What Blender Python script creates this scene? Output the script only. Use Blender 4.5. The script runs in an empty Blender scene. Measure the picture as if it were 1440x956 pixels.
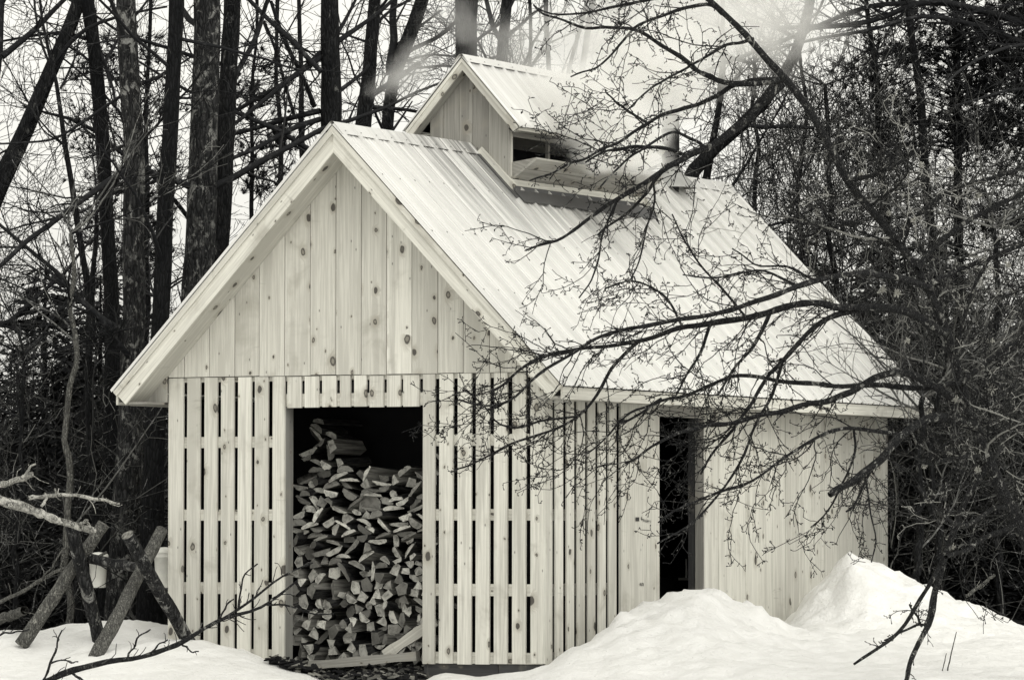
import bpy, math, random
import numpy as np
from mathutils import Vector, Matrix, noise as mnoise

S = bpy.context.scene
COL = S.collection
rad = math.radians

# ---------------------------------------------------------------- camera
FPX = 6700.98
CAM = np.array([18.0206, -35.2368, 1.0997])
YAW, PIT, ROL = rad(27.4808), rad(2.3032), rad(0.043)
FW = np.array([-math.sin(YAW)*math.cos(PIT), math.cos(YAW)*math.cos(PIT), math.sin(PIT)])
_r = np.cross(FW, [0, 0, 1]); _r /= np.linalg.norm(_r); _u = np.cross(_r, FW)
RT = _r*math.cos(ROL)+_u*math.sin(ROL); UP = -_r*math.sin(ROL)+_u*math.cos(ROL)
RH = np.array([math.cos(YAW), math.sin(YAW), 0.0]); FH = np.array([-math.sin(YAW), math.cos(YAW), 0.0])


def at(px, py, D):
    """world point at distance D (m along the view axis) seen at photo pixel px, py"""
    return CAM + (FW + RT*(px-720)/FPX + UP*(478-py)/FPX)*D


def st(p):
    d = np.asarray(p)-CAM
    return d@RH, d@FH


def from_st(s, t, z=0.0):
    return np.array([CAM[0]+RH[0]*s+FH[0]*t, CAM[1]+RH[1]*s+FH[1]*t, z])


cd = bpy.data.cameras.new('camera'); cam = bpy.data.objects.new('camera', cd); COL.objects.link(cam)
cd.sensor_width = 36; cd.lens = FPX/1440*36; cd.clip_end = 2000; cd.clip_start = .5
cam.matrix_world = Matrix(((RT[0], UP[0], -FW[0], CAM[0]), (RT[1], UP[1], -FW[1], CAM[1]),
                           (RT[2], UP[2], -FW[2], CAM[2]), (0, 0, 0, 1)))
S.camera = cam

# ---------------------------------------------------------------- scene tree helpers


def tag(o, label=None, cat=None, group=None, kind=None):
    if label: o['label'] = label
    if cat: o['category'] = cat
    if group: o['group'] = group
    if kind: o['kind'] = kind
    return o


def empty(name, loc=(0, 0, 0)):
    o = bpy.data.objects.new(name, None); COL.objects.link(o); o.location = loc
    o.empty_display_size = .2
    return o


def link(name, me, mats, parent=None):
    o = bpy.data.objects.new(name, me); COL.objects.link(o)
    for m in (mats if isinstance(mats, (list, tuple)) else [mats]): me.materials.append(m)
    if parent:
        o.parent = parent
        # every part is modelled in world coordinates
        o.matrix_parent_inverse = Matrix.Translation(parent.location).inverted() if parent.parent is None else Matrix()
    return o


def copy_tree(o, parent=None):
    c = o.copy(); COL.objects.link(c)
    if parent: c.parent = parent; c.matrix_parent_inverse = o.matrix_parent_inverse
    for ch in list(o.children):
        if ch.name in COL.objects: copy_tree(ch, c)
    return c


def mesh_np(name, V, F, uv=None, tone=None, mat_idx=None, smooth=False):
    """V (n,3); F list of face tuples or (m,k) array"""
    me = bpy.data.meshes.new(name)
    V = np.asarray(V, dtype=np.float32)
    if isinstance(F, np.ndarray):
        m, k = F.shape
        me.vertices.add(len(V)); me.vertices.foreach_set('co', V.ravel())
        me.loops.add(m*k); me.loops.foreach_set('vertex_index', F.astype(np.int32).ravel())
        me.polygons.add(m)
        me.polygons.foreach_set('loop_start', np.arange(0, m*k, k, dtype=np.int32))
        me.polygons.foreach_set('loop_total', np.full(m, k, dtype=np.int32))
    else:
        me.from_pydata(V.tolist(), [], F)
    if uv is not None:
        l = me.uv_layers.new(name='UVMap'); l.data.foreach_set('uv', np.asarray(uv, dtype=np.float32).ravel())
    if tone is not None:
        a = me.attributes.new('tone', 'FLOAT', 'POINT'); a.data.foreach_set('value', np.asarray(tone, dtype=np.float32))
    if mat_idx is not None:
        me.polygons.foreach_set('material_index', np.asarray(mat_idx, dtype=np.int32))
    if smooth:
        me.polygons.foreach_set('use_smooth', np.ones(len(me.polygons), dtype=bool))
    me.update(calc_edges=True); me.validate()
    return me


BR = random.Random(11)


class Boards:
    """boxes with a board-wise uv (metres) and a tone per board, linked as one mesh"""

    def __init__(self): self.V = []; self.F = []; self.UV = []; self.T = []

    def prism(self, poly_bottom, poly_top, ax, ay, tone=None, flat=False):
        """two matching polygons (lists of points); uv from axes ax (across) and ay (along)"""
        n = len(poly_bottom); b = len(self.V)
        ou, ov = BR.uniform(0, 40), BR.uniform(0, 40)
        tn = BR.random() if tone is None else tone
        P = [np.asarray(p, float) for p in poly_bottom]+[np.asarray(p, float) for p in poly_top]
        ax = np.asarray(ax, float); ay = np.asarray(ay, float); az = np.cross(ax, ay)
        uvp = [((p@ax+.7*(p@az))+ou, p@ay+ov) for p in P]
        self.V += P; self.T += [tn]*len(P)
        faces = [tuple(range(n-1, -1, -1)), tuple(range(n, 2*n))]+[(i, (i+1) % n, n+(i+1) % n, n+i) for i in range(n)]
        for f in faces:
            self.F.append(tuple(b+i for i in f)); self.UV += [uvp[i] for i in f]

    def box(self, o, a, l, t, tone=None):
        """origin corner o, width vector a, length vector l, thickness vector t"""
        o, a, l, t = (np.asarray(v, float) for v in (o, a, l, t))
        un = lambda v: v/np.linalg.norm(v)
        bot = [o, o+a, o+a+l, o+l]
        if np.dot(np.cross(a, l), t) < 0: bot = bot[::-1]
        self.prism(bot, [p+t for p in bot], un(a), un(l), tone)

    def build(self, name, mats, parent=None):
        return link(name, mesh_np(name, self.V, self.F, self.UV, self.T), mats, parent)


def sweep(P, R, k, jitter=0, seed=0):
    """tube along polyline P (n,3) with radii R; returns V, F (closed tip caps as fans)"""
    P = np.asarray(P, float); R = np.asarray(R, float); n = len(P)
    T = np.gradient(P, axis=0); T /= np.linalg.norm(T, axis=1)[:, None]+1e-9
    m = P[-1]-P[0]; m /= np.linalg.norm(m)+1e-9
    ref = np.array([0, 0, 1.]) if abs(m[2]) < .8 else np.array([1., .13, 0])
    A = np.cross(T, ref); A /= np.linalg.norm(A, axis=1)[:, None]+1e-9
    B = np.cross(T, A)
    ang = np.arange(k)*2*math.pi/k
    rr = R[:, None]*np.ones((1, k))
    if jitter:
        g = np.random.default_rng(seed); rr = rr*(1+g.normal(0, jitter, (n, k)))
    V = P[:, None, :]+rr[:, :, None]*(np.cos(ang)[None, :, None]*A[:, None, :]+np.sin(ang)[None, :, None]*B[:, None, :])
    V = V.reshape(-1, 3)
    i = np.arange(n-1)[:, None]*k; j = np.arange(k)[None, :]; j2 = (j+1) % k
    F = np.stack([i+j, i+j2, i+k+j2, i+k+j], -1).reshape(-1, 4)
    return V, F


class Tubes:
    """many thin tubes in one mesh"""

    def __init__(self): self.b = {}; self.n = 0

    def add(self, P, R, k=3, tone=.5):
        P = np.asarray(P, float)
        self.b.setdefault((len(P), k), []).append((P, R, tone)); self.n += 1

    def arrays(self):
        VV, FF, TT = [], [], []; off = 0
        for (n, k), L in self.b.items():
            P = np.stack([x[0] for x in L]); R = np.stack([np.asarray(x[1], float) for x in L]); tn = np.array([x[2] for x in L])
            T = np.empty_like(P); T[:, 1:-1] = P[:, 2:]-P[:, :-2]; T[:, 0] = P[:, 1]-P[:, 0]; T[:, -1] = P[:, -1]-P[:, -2]
            T /= np.linalg.norm(T, axis=2)[:, :, None]+1e-9
            m = P[:, -1]-P[:, 0]; m /= np.linalg.norm(m, axis=1)[:, None]+1e-9
            ref = np.where((np.abs(m[:, 2]) < .8)[:, None], np.array([0, 0, 1.]), np.array([1., .13, 0]))
            A = np.cross(T, ref[:, None, :]); A /= np.linalg.norm(A, axis=2)[:, :, None]+1e-9
            B = np.cross(T, A)
            ang = np.arange(k)*2*math.pi/k
            V = P[:, :, None, :]+R[:, :, None, None]*(np.cos(ang)[None, None, :, None]*A[:, :, None, :]+np.sin(ang)[None, None, :, None]*B[:, :, None, :])
            nb = len(L)
            base = off+np.arange(nb)[:, None, None]*(n*k)
            i = np.arange(n-1)[None, :, None]*k; j = np.arange(k)[None, None, :]; j2 = (j+1) % k
            F = np.stack([base+i+j, base+i+j2, base+i+k+j2, base+i+k+j], -1).reshape(-1, 4)
            VV.append(V.reshape(-1, 3)); FF.append(F); TT.append(np.repeat(tn, n*k)); off += nb*n*k
        return np.concatenate(VV), np.concatenate(FF), np.concatenate(TT)

    def build(self, name, mats, parent=None):
        V, F, T = self.arrays()
        return link(name, mesh_np(name, V, F, tone=T, smooth=True), mats, parent)


# ---------------------------------------------------------------- materials
class N:
    def __init__(self, name):
        self.m = bpy.data.materials.new(name); self.m.use_nodes = True
        self.nt = self.m.node_tree; self.nt.nodes.clear()
        self.out = self.nt.nodes.new('ShaderNodeOutputMaterial')

    def __call__(self, t, **kw):
        n = self.nt.nodes.new(t)
        for k, v in kw.items(): setattr(n, k, v)
        return n

    def L(self, a, b): self.nt.links.new(a, b)

    def val(self, sock, v):
        if hasattr(v, 'is_output'): self.L(v, sock)
        else: sock.default_value = v

    def math(self, op, a, b=0.0, clamp=False):
        n = self('ShaderNodeMath', operation=op, use_clamp=clamp); self.val(n.inputs[0], a); self.val(n.inputs[1], b)
        return n.outputs[0]

    def ramp(self, v, a, b, c=0.0, d=1.0, smooth=True):
        n = self('ShaderNodeMapRange', interpolation_type='SMOOTHSTEP' if smooth else 'LINEAR')
        for i, x in enumerate((v, a, b, c, d)): self.val(n.inputs[i], x)
        return n.outputs[0]

    def mix(self, f, a, b, mode='MIX'):
        n = self('ShaderNodeMixRGB', blend_type=mode)
        for i, x in enumerate((f, a, b)):
            if isinstance(x, tuple) and len(x) == 3: x = (*x, 1)
            self.val(n.inputs[i], x)
        return n.outputs[0]

    def map(self, v, scale=(1, 1, 1), loc=(0, 0, 0)):
        n = self('ShaderNodeMapping'); self.L(v, n.inputs[0]); n.inputs[3].default_value = scale; n.inputs[1].default_value = loc
        return n.outputs[0]

    def noise(self, v, scale, detail=3, rough=.55, dist=0, dim='3D'):
        n = self('ShaderNodeTexNoise', noise_dimensions=dim); self.L(v, n.inputs['Vector'])
        n.inputs['Scale'].default_value = scale; n.inputs['Detail'].default_value = detail
        n.inputs['Roughness'].default_value = rough; n.inputs['Distortion'].default_value = dist
        return n.outputs[0]

    def voro(self, v, scale, dim='3D', rnd=1.0, feature='F1'):
        n = self('ShaderNodeTexVoronoi', voronoi_dimensions=dim, feature=feature); self.L(v, n.inputs['Vector'])
        n.inputs['Scale'].default_value = scale; n.inputs['Randomness'].default_value = rnd
        return n

    def bsdf(self, col, rough=.8, metal=0.0, spec=.3, bump=None, bs=.3, bd=.01):
        b = self('ShaderNodeBsdfPrincipled')
        if isinstance(col, tuple) and len(col) == 3: col = (*col, 1)
        self.val(b.inputs['Base Color'], col); self.val(b.inputs['Roughness'], rough); self.val(b.inputs['Metallic'], metal)
        b.inputs['Specular IOR Level'].default_value = spec
        if bump is not None:
            n = self('ShaderNodeBump'); n.inputs['Strength'].default_value = bs; n.inputs['Distance'].default_value = bd
            self.L(bump, n.inputs['Height']); self.L(n.outputs[0], b.inputs['Normal'])
        self.L(b.outputs[0], self.out.inputs[0])
        return self.m


def wood_mat(name, light=(.75, .74, .675), dark=(.455, .445, .402), knots=1.0, stain=.55):
    n = N(name)
    uv = n('ShaderNodeUVMap').outputs[0]
    tone = n('ShaderNodeAttribute', attribute_name='tone').outputs['Fac']
    # knots
    warp = n('ShaderNodeVectorMath', operation='MULTIPLY_ADD')
    nz = n('ShaderNodeTexNoise', noise_dimensions='2D'); n.L(uv, nz.inputs['Vector']); nz.inputs['Scale'].default_value = 14
    n.L(nz.outputs['Color'], warp.inputs[0]); warp.inputs[1].default_value = (.02, .03, 0); n.L(uv, warp.inputs[2])
    kv = n.map(warp.outputs[0], (5.6, 3.7, 1))
    v = n.voro(kv, 1.0, '2D')
    sep = n('ShaderNodeSeparateColor'); n.L(v.outputs['Color'], sep.inputs[0])
    pick = n.ramp(sep.outputs[0], .44, .46)
    size = n.math('MULTIPLY_ADD', n.math('POWER', sep.outputs[1], 2.0), .15); n.nt.nodes[-1].inputs[2].default_value = .035
    rel = n.math('DIVIDE', v.outputs['Distance'], size)
    core = n.math('MULTIPLY', n.ramp(rel, 1.0, .72), pick)
    halo = n.math('MULTIPLY', n.ramp(rel, 2.6, .8), pick)
    inner = n.math('MULTIPLY', n.math('MULTIPLY', n.ramp(rel, .62, .35), n.ramp(sep.outputs[2], .35, .6)), pick)
    # grain bends round the knots
    g = n('ShaderNodeVectorMath', operation='MULTIPLY_ADD')
    cmb = n('ShaderNodeCombineXYZ'); n.L(n.math('MULTIPLY', halo, .05), cmb.inputs[0])
    one = n('ShaderNodeVectorMath', operation='ADD'); n.L(uv, one.inputs[0]); n.L(cmb.outputs[0], one.inputs[1])
    g1 = n.noise(n.map(one.outputs[0], (55, 1.3, 1)), 1, 4, .6, .4, '2D')
    g2 = n.noise(n.map(one.outputs[0], (190, 5, 1)), 1, 2, .6, 0, '2D')
    blot = n.noise(uv, 2.3, 4, .6, .3, '2D')
    streak = n.noise(n.map(uv, (9, .55, 1)), 1, 3, .55, 0, '2D')
    t = n.math('MULTIPLY_ADD', n.ramp(g1, .3, .72), .45); n.nt.nodes[-1].inputs[2].default_value = 0.0
    t = n.math('ADD', t, n.math('MULTIPLY', n.ramp(g2, .35, .7), .18))
    t = n.math('ADD', t, n.math('MULTIPLY', n.ramp(tone, 0, 1, smooth=False), .68))
    t = n.math('ADD', t, n.math('MULTIPLY', n.ramp(streak, .48, .74), .55), True)
    c = n.mix(t, light, dark)
    c = n.mix(n.math('MULTIPLY', n.ramp(blot, .56, .8), stain), c, (.3, .285, .245))
    c = n.mix(n.math('MULTIPLY', halo, .45*knots), c, (.29, .265, .215))
    c = n.mix(n.math('MULTIPLY', core, .92*knots), c, (.055, .05, .045))
    c = n.mix(n.math('MULTIPLY', inner, .85*knots), c, (.25, .235, .2))
    # rare dark dashes and scuffs
    d1 = n.voro(n.map(uv, (11, 5, 1)), 1.0, '2D')
    sp = n('ShaderNodeSeparateColor'); n.L(d1.outputs['Color'], sp.inputs[0])
    fleck = n.math('MULTIPLY', n.ramp(d1.outputs['Distance'], .085, .03), n.ramp(sp.outputs[2], .86, .88))
    c = n.mix(n.math('MULTIPLY', fleck, .75), c, (.08, .075, .07))
    # saw scuffs: rare grey bands across a board
    sc = n.noise(n.map(uv, (3, 26, 1)), 1, 3, .6, .6, '2D')
    patch = n.noise(uv, 1.7, 2, .5, 0, '2D')
    sb = n.math('MULTIPLY', n.ramp(sc, .6, .72), n.ramp(patch, .62, .72))
    c = n.mix(n.math('MULTIPLY', sb, .4), c, (.25, .24, .21))
    h = n.math('SUBTRACT', n.math('MULTIPLY', g1, .5), n.math('MULTIPLY', core, .6))
    return n.bsdf(c, .72, 0, .25, h, .25, .004)


M = {}
M['pine'] = wood_mat('pale_pine')
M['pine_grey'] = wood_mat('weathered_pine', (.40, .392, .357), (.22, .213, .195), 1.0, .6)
M['pine_frame'] = wood_mat('aged_frame_wood', (.30, .298, .28), (.18, .178, .165), .6, .5)
M['beam'] = wood_mat('dark_beam', (.07, .07, .07), (.035, .035, .036), .5, .5)

n = N('shade_black'); ob = n('ShaderNodeTexCoord').outputs['Object']
M['black'] = n.bsdf(n.mix(n.noise(ob, 6, 3), (.006, .0062, .007), (.016, .016, .017)), .9, 0, .1)  # shade of the unlit interior put into a near-black colour

# galvanised roofing
n = N('galvanised_roofing'); ob = n('ShaderNodeTexCoord').outputs['Object']
f1 = n.noise(n.map(ob, (1.2, 6, 1.2)), 1, 4, .6)
f2 = n.noise(ob, 30, 3, .6)
c = n.mix(n.ramp(f1, .3, .75), (.73, .725, .704), (.64, .635, .616))
c = n.mix(n.math('MULTIPLY', n.ramp(f2, .6, .8), .08), c, (.5, .5, .48))
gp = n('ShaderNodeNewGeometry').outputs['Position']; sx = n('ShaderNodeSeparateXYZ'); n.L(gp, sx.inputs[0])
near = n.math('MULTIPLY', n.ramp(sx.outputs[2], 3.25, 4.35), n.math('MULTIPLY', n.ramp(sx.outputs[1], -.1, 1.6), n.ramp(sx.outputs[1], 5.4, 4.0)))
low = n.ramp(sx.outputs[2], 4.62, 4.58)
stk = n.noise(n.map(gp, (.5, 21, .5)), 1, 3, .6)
c = n.mix(n.math('MULTIPLY', n.math('MULTIPLY', near, low), n.ramp(stk, .40, .62, .05, .85)), c, (.17, .169, .165))  # grey streaks paint the cupola's dark reflection into the metal colour
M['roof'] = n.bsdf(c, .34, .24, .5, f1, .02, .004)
n = N('flashing_metal'); ob = n('ShaderNodeTexCoord').outputs['Object']
M['flash'] = n.bsdf(n.mix(n.noise(ob, 9, 4), (.30, .30, .29), (.55, .55, .53)), .4, .6, .5)
n = N('dark_flashing'); ob = n('ShaderNodeTexCoord').outputs['Object']
M['darkflash'] = n.bsdf(n.mix(n.noise(ob, 5, 4), (.05, .05, .052), (.11, .11, .11)), .45, .3, .5)
n = N('black_stovepipe'); ob = n('ShaderNodeTexCoord').outputs['Object']
M['pipe'] = n.bsdf(n.mix(n.ramp(n.noise(n.map(ob, (8, 8, 1)), 1, 4), .4, .7), (.012, .012, .013), (.05, .05, .05)), .38, .5, .5)
n = N('screw_rubber'); M['screw'] = n.bsdf((.03, .03, .03), .6)

# bark: tone drives light / dark, lichen on top


def bark_mat(name, dark, mid, lich, amount, scale=1.0, z_stretch=.25):
    n = N(name); g = n('ShaderNodeNewGeometry').outputs['Position']
    tone = n('ShaderNodeAttribute', attribute_name='tone').outputs['Fac']
    p = n.map(g, (1, 1, z_stretch))
    fis = n.voro(p, 34*scale, feature='DISTANCE_TO_EDGE').outputs['Distance']
    ns = n.noise(p, 22*scale, 5, .65, .6)
    big = n.noise(g, 3.2*scale, 4, .6, .3)
    c = n.mix(n.ramp(ns, .32, .7), dark, mid)
    c = n.mix(n.ramp(fis, .16, .0, 0, .8), c, tuple(x*.35 for x in dark))
    pt = n.noise(n.map(g, (1, 1, .6)), 8.5*scale, 7, .78, .7)
    pt2 = n.noise(n.map(g, (1, 1, .5), (3, 7, 1)), 24*scale, 5, .75, .4)
    th = .66-amount*.35
    lic = n.math('MULTIPLY', n.ramp(pt, th, th+.05), n.ramp(big, .40, .56), True)
    lic = n.math('MAXIMUM', lic, n.math('MULTIPLY', n.ramp(pt2, th+.03, th+.08), n.math('MULTIPLY', n.ramp(big, .5, .38), .7)), True)
    lic = n.math('MAXIMUM', lic, n.ramp(tone, .78, .98), True)
    c = n.mix(n.math('MULTIPLY', lic, .9), c, lich)
    v = n.mix(n.ramp(tone, 0, 1, .0, 1.0, False), (.55, .55, .55), (1.5, 1.5, 1.5))
    c = n.mix(1.0, c, v, 'MULTIPLY')
    h = n.math('ADD', n.math('MULTIPLY', n.ramp(fis, 0, .3), .7), n.math('MULTIPLY', ns, .6))
    return n.bsdf(c, .85, 0, .15, h, .8, .02)


M['bark_black'] = bark_mat('wet_black_bark', (.0035, .004, .005), (.013, .0135, .0145), (.12, .12, .115), .07)
M['bark_grey'] = bark_mat('lichen_grey_bark', (.008, .0085, .0095), (.044, .0442, .045), (.23, .23, .22), .39)
M['bark_mid'] = bark_mat('mottled_bark', (.0045, .005, .006), (.022, .0225, .0235), (.13, .13, .125), .2)
M['bark_apple'] = bark_mat('apple_bark', (.011, .0115, .013), (.042, .0425, .043), (.30, .298, .28), .30, 2.0, .8)
M['bark_pole'] = bark_mat('pole_bark', (.075, .0745, .071), (.22, .218, .2), (.38, .375, .34), .22, 2.0)
M['bark_rotten'] = bark_mat('peeling_birch_bark', (.05, .05, .048), (.30, .295, .27), (.60, .59, .55), .66, 2.0)


def twig_mat(name, a, b):
    n = N(name); tone = n('ShaderNodeAttribute', attribute_name='tone').outputs['Fac']
    g = n('ShaderNodeNewGeometry').outputs['Position']
    c = n.mix(n.math('POWER', n.ramp(tone, 0, 1, smooth=False), 2.0), a, b)
    c = n.mix(n.math('MULTIPLY', n.ramp(n.noise(g, 14, 3, .6), .55, .7), .45), c, tuple(min(.42, x*2.6) for x in b))
    return n.bsdf(c, .8, 0, .2)


M['twig_dark'] = twig_mat('dark_twigs', (.007, .0075, .009), (.034, .0343, .035))
M['twig_apple'] = twig_mat('apple_twigs', (.012, .0125, .014), (.055, .055, .056))
M['twig_grey'] = twig_mat('grey_brush', (.004, .0045, .0055), (.20, .20, .19))
n = N('evergreen_needles'); tone = n('ShaderNodeAttribute', attribute_name='tone').outputs['Fac']
M['needle'] = n.bsdf(n.mix(n.ramp(tone, 0, 1, smooth=False), (.004, .0045, .0055), (.018, .0185, .0195)), .7, 0, .2)

# firewood
n = N('split_log_end'); oi = n('ShaderNodeObjectInfo').outputs['Random']; ob = n('ShaderNodeTexCoord').outputs['Object']
ring = n('ShaderNodeTexWave', wave_type='RINGS', rings_direction='Y'); n.L(n.map(ob, (1, 1, 1), (.06, 0, .02)), ring.inputs[0])
ring.inputs['Scale'].default_value = 32; ring.inputs['Distortion'].default_value = 2.5; ring.inputs['Detail'].default_value = 3
off = n('ShaderNodeVectorMath', operation='ADD'); n.L(ob, off.inputs[0])
cc = n('ShaderNodeCombineXYZ')
for i in range(3): n.L(n.math('MULTIPLY', oi, 31.0+7*i), cc.inputs[i])
n.L(cc.outputs[0], off.inputs[1])
gr = n.noise(off.outputs[0], 18, 4, .65, .4)
ck = n.noise(n.map(off.outputs[0], (30, 2, 120)), 1, 2, .6, 1.5)
c = n.mix(n.ramp(oi, 0, 1, smooth=False), (.09, .088, .081), (.76, .75, .69))
c = n.mix(n.math('MULTIPLY', n.ramp(gr, .40, .70), .8), c, (.085, .083, .078))
c = n.mix(n.math('MULTIPLY', ring.outputs[1], .22), c, (.16, .155, .14))
c = n.mix(n.ramp(ck, .68, .74, 0, .7), c, (.03, .03, .03))
M['log_end'] = n.bsdf(c, .85, 0, .15, gr, .5, .01)
n = N('split_log_sapwood'); oi = n('ShaderNodeObjectInfo').outputs['Random']
gg = n('ShaderNodeNewGeometry').outputs['Position']; c = n.mix(n.ramp(oi, 0, 1, smooth=False), (.14, .138, .127), (.74, .73, .67)); c = n.mix(n.ramp(n.noise(gg, 22, 3, .6), .42, .66, 0, .9), c, (.06, .059, .056))
M['log_rim'] = n.bsdf(c, .85, 0, .15)
n = N('split_log_bark'); ob = n('ShaderNodeTexCoord').outputs['Object']
gr = n.noise(n.map(ob, (1, .2, 1)), 40, 4, .65)
M['log_bark'] = n.bsdf(n.mix(n.ramp(gr, .35, .7), (.008, .008, .009), (.045, .0445, .043)), .9, 0, .1, gr, .8, .01)
n = N('split_log_face'); ob = n('ShaderNodeTexCoord').outputs['Object']
gr = n.noise(n.map(ob, (40, 3, 40)), 1, 4, .65)
M['log_face'] = n.bsdf(n.mix(n.ramp(gr, .3, .7), (.06, .059, .055), (.24, .235, .215)), .85, 0, .15, gr, .5, .01)

n = N('bucket_plastic'); ob = n('ShaderNodeTexCoord').outputs['Object']
M['bucket'] = n.bsdf(n.mix(n.ramp(n.noise(ob, 9, 3), .4, .7), (.86, .855, .80), (.74, .735, .69)), .45, 0, .4)

# snow
n = N('old_snow'); g = n('ShaderNodeNewGeometry').outputs['Position']
big = n.noise(g, .9, 4, .6); fine = n.noise(g, 26, 5, .7); mid = n.noise(g, 5, 4, .6, .3)
dirt = n.math('MULTIPLY', n.ramp(n.noise(n.map(g, (2.2, 2.2, 8)), 1, 5, .7, .5), .58, .76), n.ramp(big, .45, .62))
sp = n.voro(g, 46); ss = n('ShaderNodeSeparateColor'); n.L(sp.outputs['Color'], ss.inputs[0])
speck = n.math('MULTIPLY', n.ramp(sp.outputs['Distance'], .3, .12), n.ramp(ss.outputs[0], .955, .96))
c = n.mix(n.ramp(mid, .3, .75), (.83, .826, .812), (.76, .756, .735))
c = n.mix(n.math('MULTIPLY', dirt, .35), c, (.44, .43, .385))
c = n.mix(n.math('MULTIPLY', speck, .5), c, (.16, .155, .14))
b = n.math('ADD', n.math('MULTIPLY', mid, .8), n.math('MULTIPLY', fine, .25))
M['snow'] = n.bsdf(c, .7, 0, .25, b, .8, .06)
n = N('leaf_litter'); g = n('ShaderNodeNewGeometry').outputs['Position']
f = n.noise(g, 14, 6, .7)
M['litter'] = n.bsdf(n.mix(n.ramp(f, .35, .75), (.008, .0085, .009), (.05, .05, .05)), .9, 0, .1, f, 1, .08)
n = N('bark_chips'); tone = n('ShaderNodeAttribute', attribute_name='tone').outputs['Fac']
M['chips'] = n.bsdf(n.mix(n.ramp(tone, .3, 1, smooth=False), (.012, .012, .013), (.26, .255, .23)), .9, 0, .1)

# ---------------------------------------------------------------- world + sun (overcast)
W = bpy.data.worlds.new('World'); S.world = W; W.use_nodes = True
nt = W.node_tree; nt.nodes.clear()
sky = nt.nodes.new('ShaderNodeTexSky'); sky.sky_type = 'NISHITA'; sky.sun_disc = False
SUN_EL, SUN_AZ = rad(36), rad(127)     # azimuth clockwise from +y
sky.sun_elevation = SUN_EL; sky.sun_rotation = SUN_AZ
sky.air_density = 1.0; sky.dust_density = 6.0; sky.ozone_density = 1.0
bw = nt.nodes.new('ShaderNodeRGBToBW'); nt.links.new(sky.outputs[0], bw.inputs[0])
# the cloud layer evens the sky out: pull it most of the way to one brightness
mr = nt.nodes.new('ShaderNodeMath'); mr.operation = 'POWER'; nt.links.new(bw.outputs[0], mr.inputs[0]); mr.inputs[1].default_value = .22
ml = nt.nodes.new('ShaderNodeMath'); ml.operation = 'MULTIPLY'; nt.links.new(mr.outputs[0], ml.inputs[0]); ml.inputs[1].default_value = 6.2
cb = nt.nodes.new('ShaderNodeMixRGB'); cb.blend_type = 'MULTIPLY'; cb.inputs[0].default_value = 1
nt.links.new(ml.outputs[0], cb.inputs[1]); cb.inputs[2].default_value = (1.0, .985, .915, 1)
bg = nt.nodes.new('ShaderNodeBackground'); bg.inputs[1].default_value = .1; nt.links.new(cb.outputs[0], bg.inputs[0])
wo = nt.nodes.new('ShaderNodeOutputWorld'); nt.links.new(bg.outputs[0], wo.inputs[0])
sl = bpy.data.lights.new('sun', 'SUN'); sl.energy = .8; sl.angle = rad(35); sl.color = (1, .985, .92)
so = bpy.data.objects.new('sun', sl); COL.objects.link(so)
sd = Vector((math.sin(SUN_AZ)*math.cos(SUN_EL), math.cos(SUN_AZ)*math.cos(SUN_EL), math.sin(SUN_EL)))
so.rotation_euler = sd.to_track_quat('Z', 'Y').to_euler(); so.location = (0, -20, 30)
S.view_settings.view_transform = 'Standard'; S.view_settings.look = 'None'
S.view_settings.exposure = 0.5; S.view_settings.gamma = 1; S.view_settings.use_curve_mapping = False
S.cycles.use_denoising = True
S.cycles.max_bounces = 8; S.cycles.diffuse_bounces = 3; S.cycles.glossy_bounces = 3; S.cycles.volume_bounces = 5
S.cycles.volume_step_rate = 1.0; S.cycles.volume_max_steps = 128
S.cycles.use_adaptive_sampling = True

# ---------------------------------------------------------------- the snow
PR = lambda *L: [(*st(at(*q)), at(*q)[2]) for q in L]
CRESTS = [  # (points, front width, back width)
    (PR((-160, 890, 42.6), (-40, 886, 42.4), (0, 889, 42.3), (60, 886, 42.3), (110, 879, 42.3), (150, 871, 42.3), (180, 868, 42.3), (235, 876, 42.2), (300, 900, 42.0), (360, 945, 42)), 1.5, 2.2),
    (PR((150, 905, 40.9), (240, 898, 40.85), (290, 903, 40.75), (340, 911, 40.6), (375, 926, 40.45), (410, 939, 40.3), (435, 946, 40.1), (452, 955, 40.05), (470, 968, 40.05)), 1.0, .8),
    (PR((585, 962, 39.7), (605, 950, 39.7), (625, 944, 39.65), (650, 946, 39.6), (668, 949, 39.55), (700, 943, 39.5), (735, 941, 39.4), (770, 935, 39.25), (800, 925, 39.2)), .8, .5),
    (PR((735, 952, 39.0), (770, 938, 39.1), (800, 916, 39.3), (832, 901, 39.45), (855, 879, 39.6), (872, 862, 39.7), (900, 851, 39.8), (935, 838, 39.9), (962, 826, 40.0), (985, 822, 40.1), (1003, 822, 40.2), (1016, 829, 40.3), (1026, 840, 40.3), (1048, 845, 40.4), (1070, 856, 40.5), (1095, 873, 40.6), (1115, 882, 40.7), (1150, 888, 40.8), (1200, 894, 41), (1300, 905, 41)), 1.5, .9),
    (PR((1085, 905, 42.6), (1105, 880, 42.7), (1118, 862, 42.8), (1140, 836, 42.9), (1163, 812, 43), (1182, 787, 43), (1196, 776, 43), (1215, 778, 43), (1245, 794, 43), (1290, 811, 43), (1330, 834, 43), (1372, 850, 43), (1402, 866, 43), (1440, 881, 43), (1520, 896, 43), (1650, 905, 43)), 1.0, 1.1),
]
CR = [(np.array(c)[:, 0], np.array(c)[:, 1], np.array(c)[:, 2], wf, wb) for c, wf, wb in CRESTS]


def smooth01(x): x = np.clip(x, 0, 1); return x*x*(3-2*x)


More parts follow.
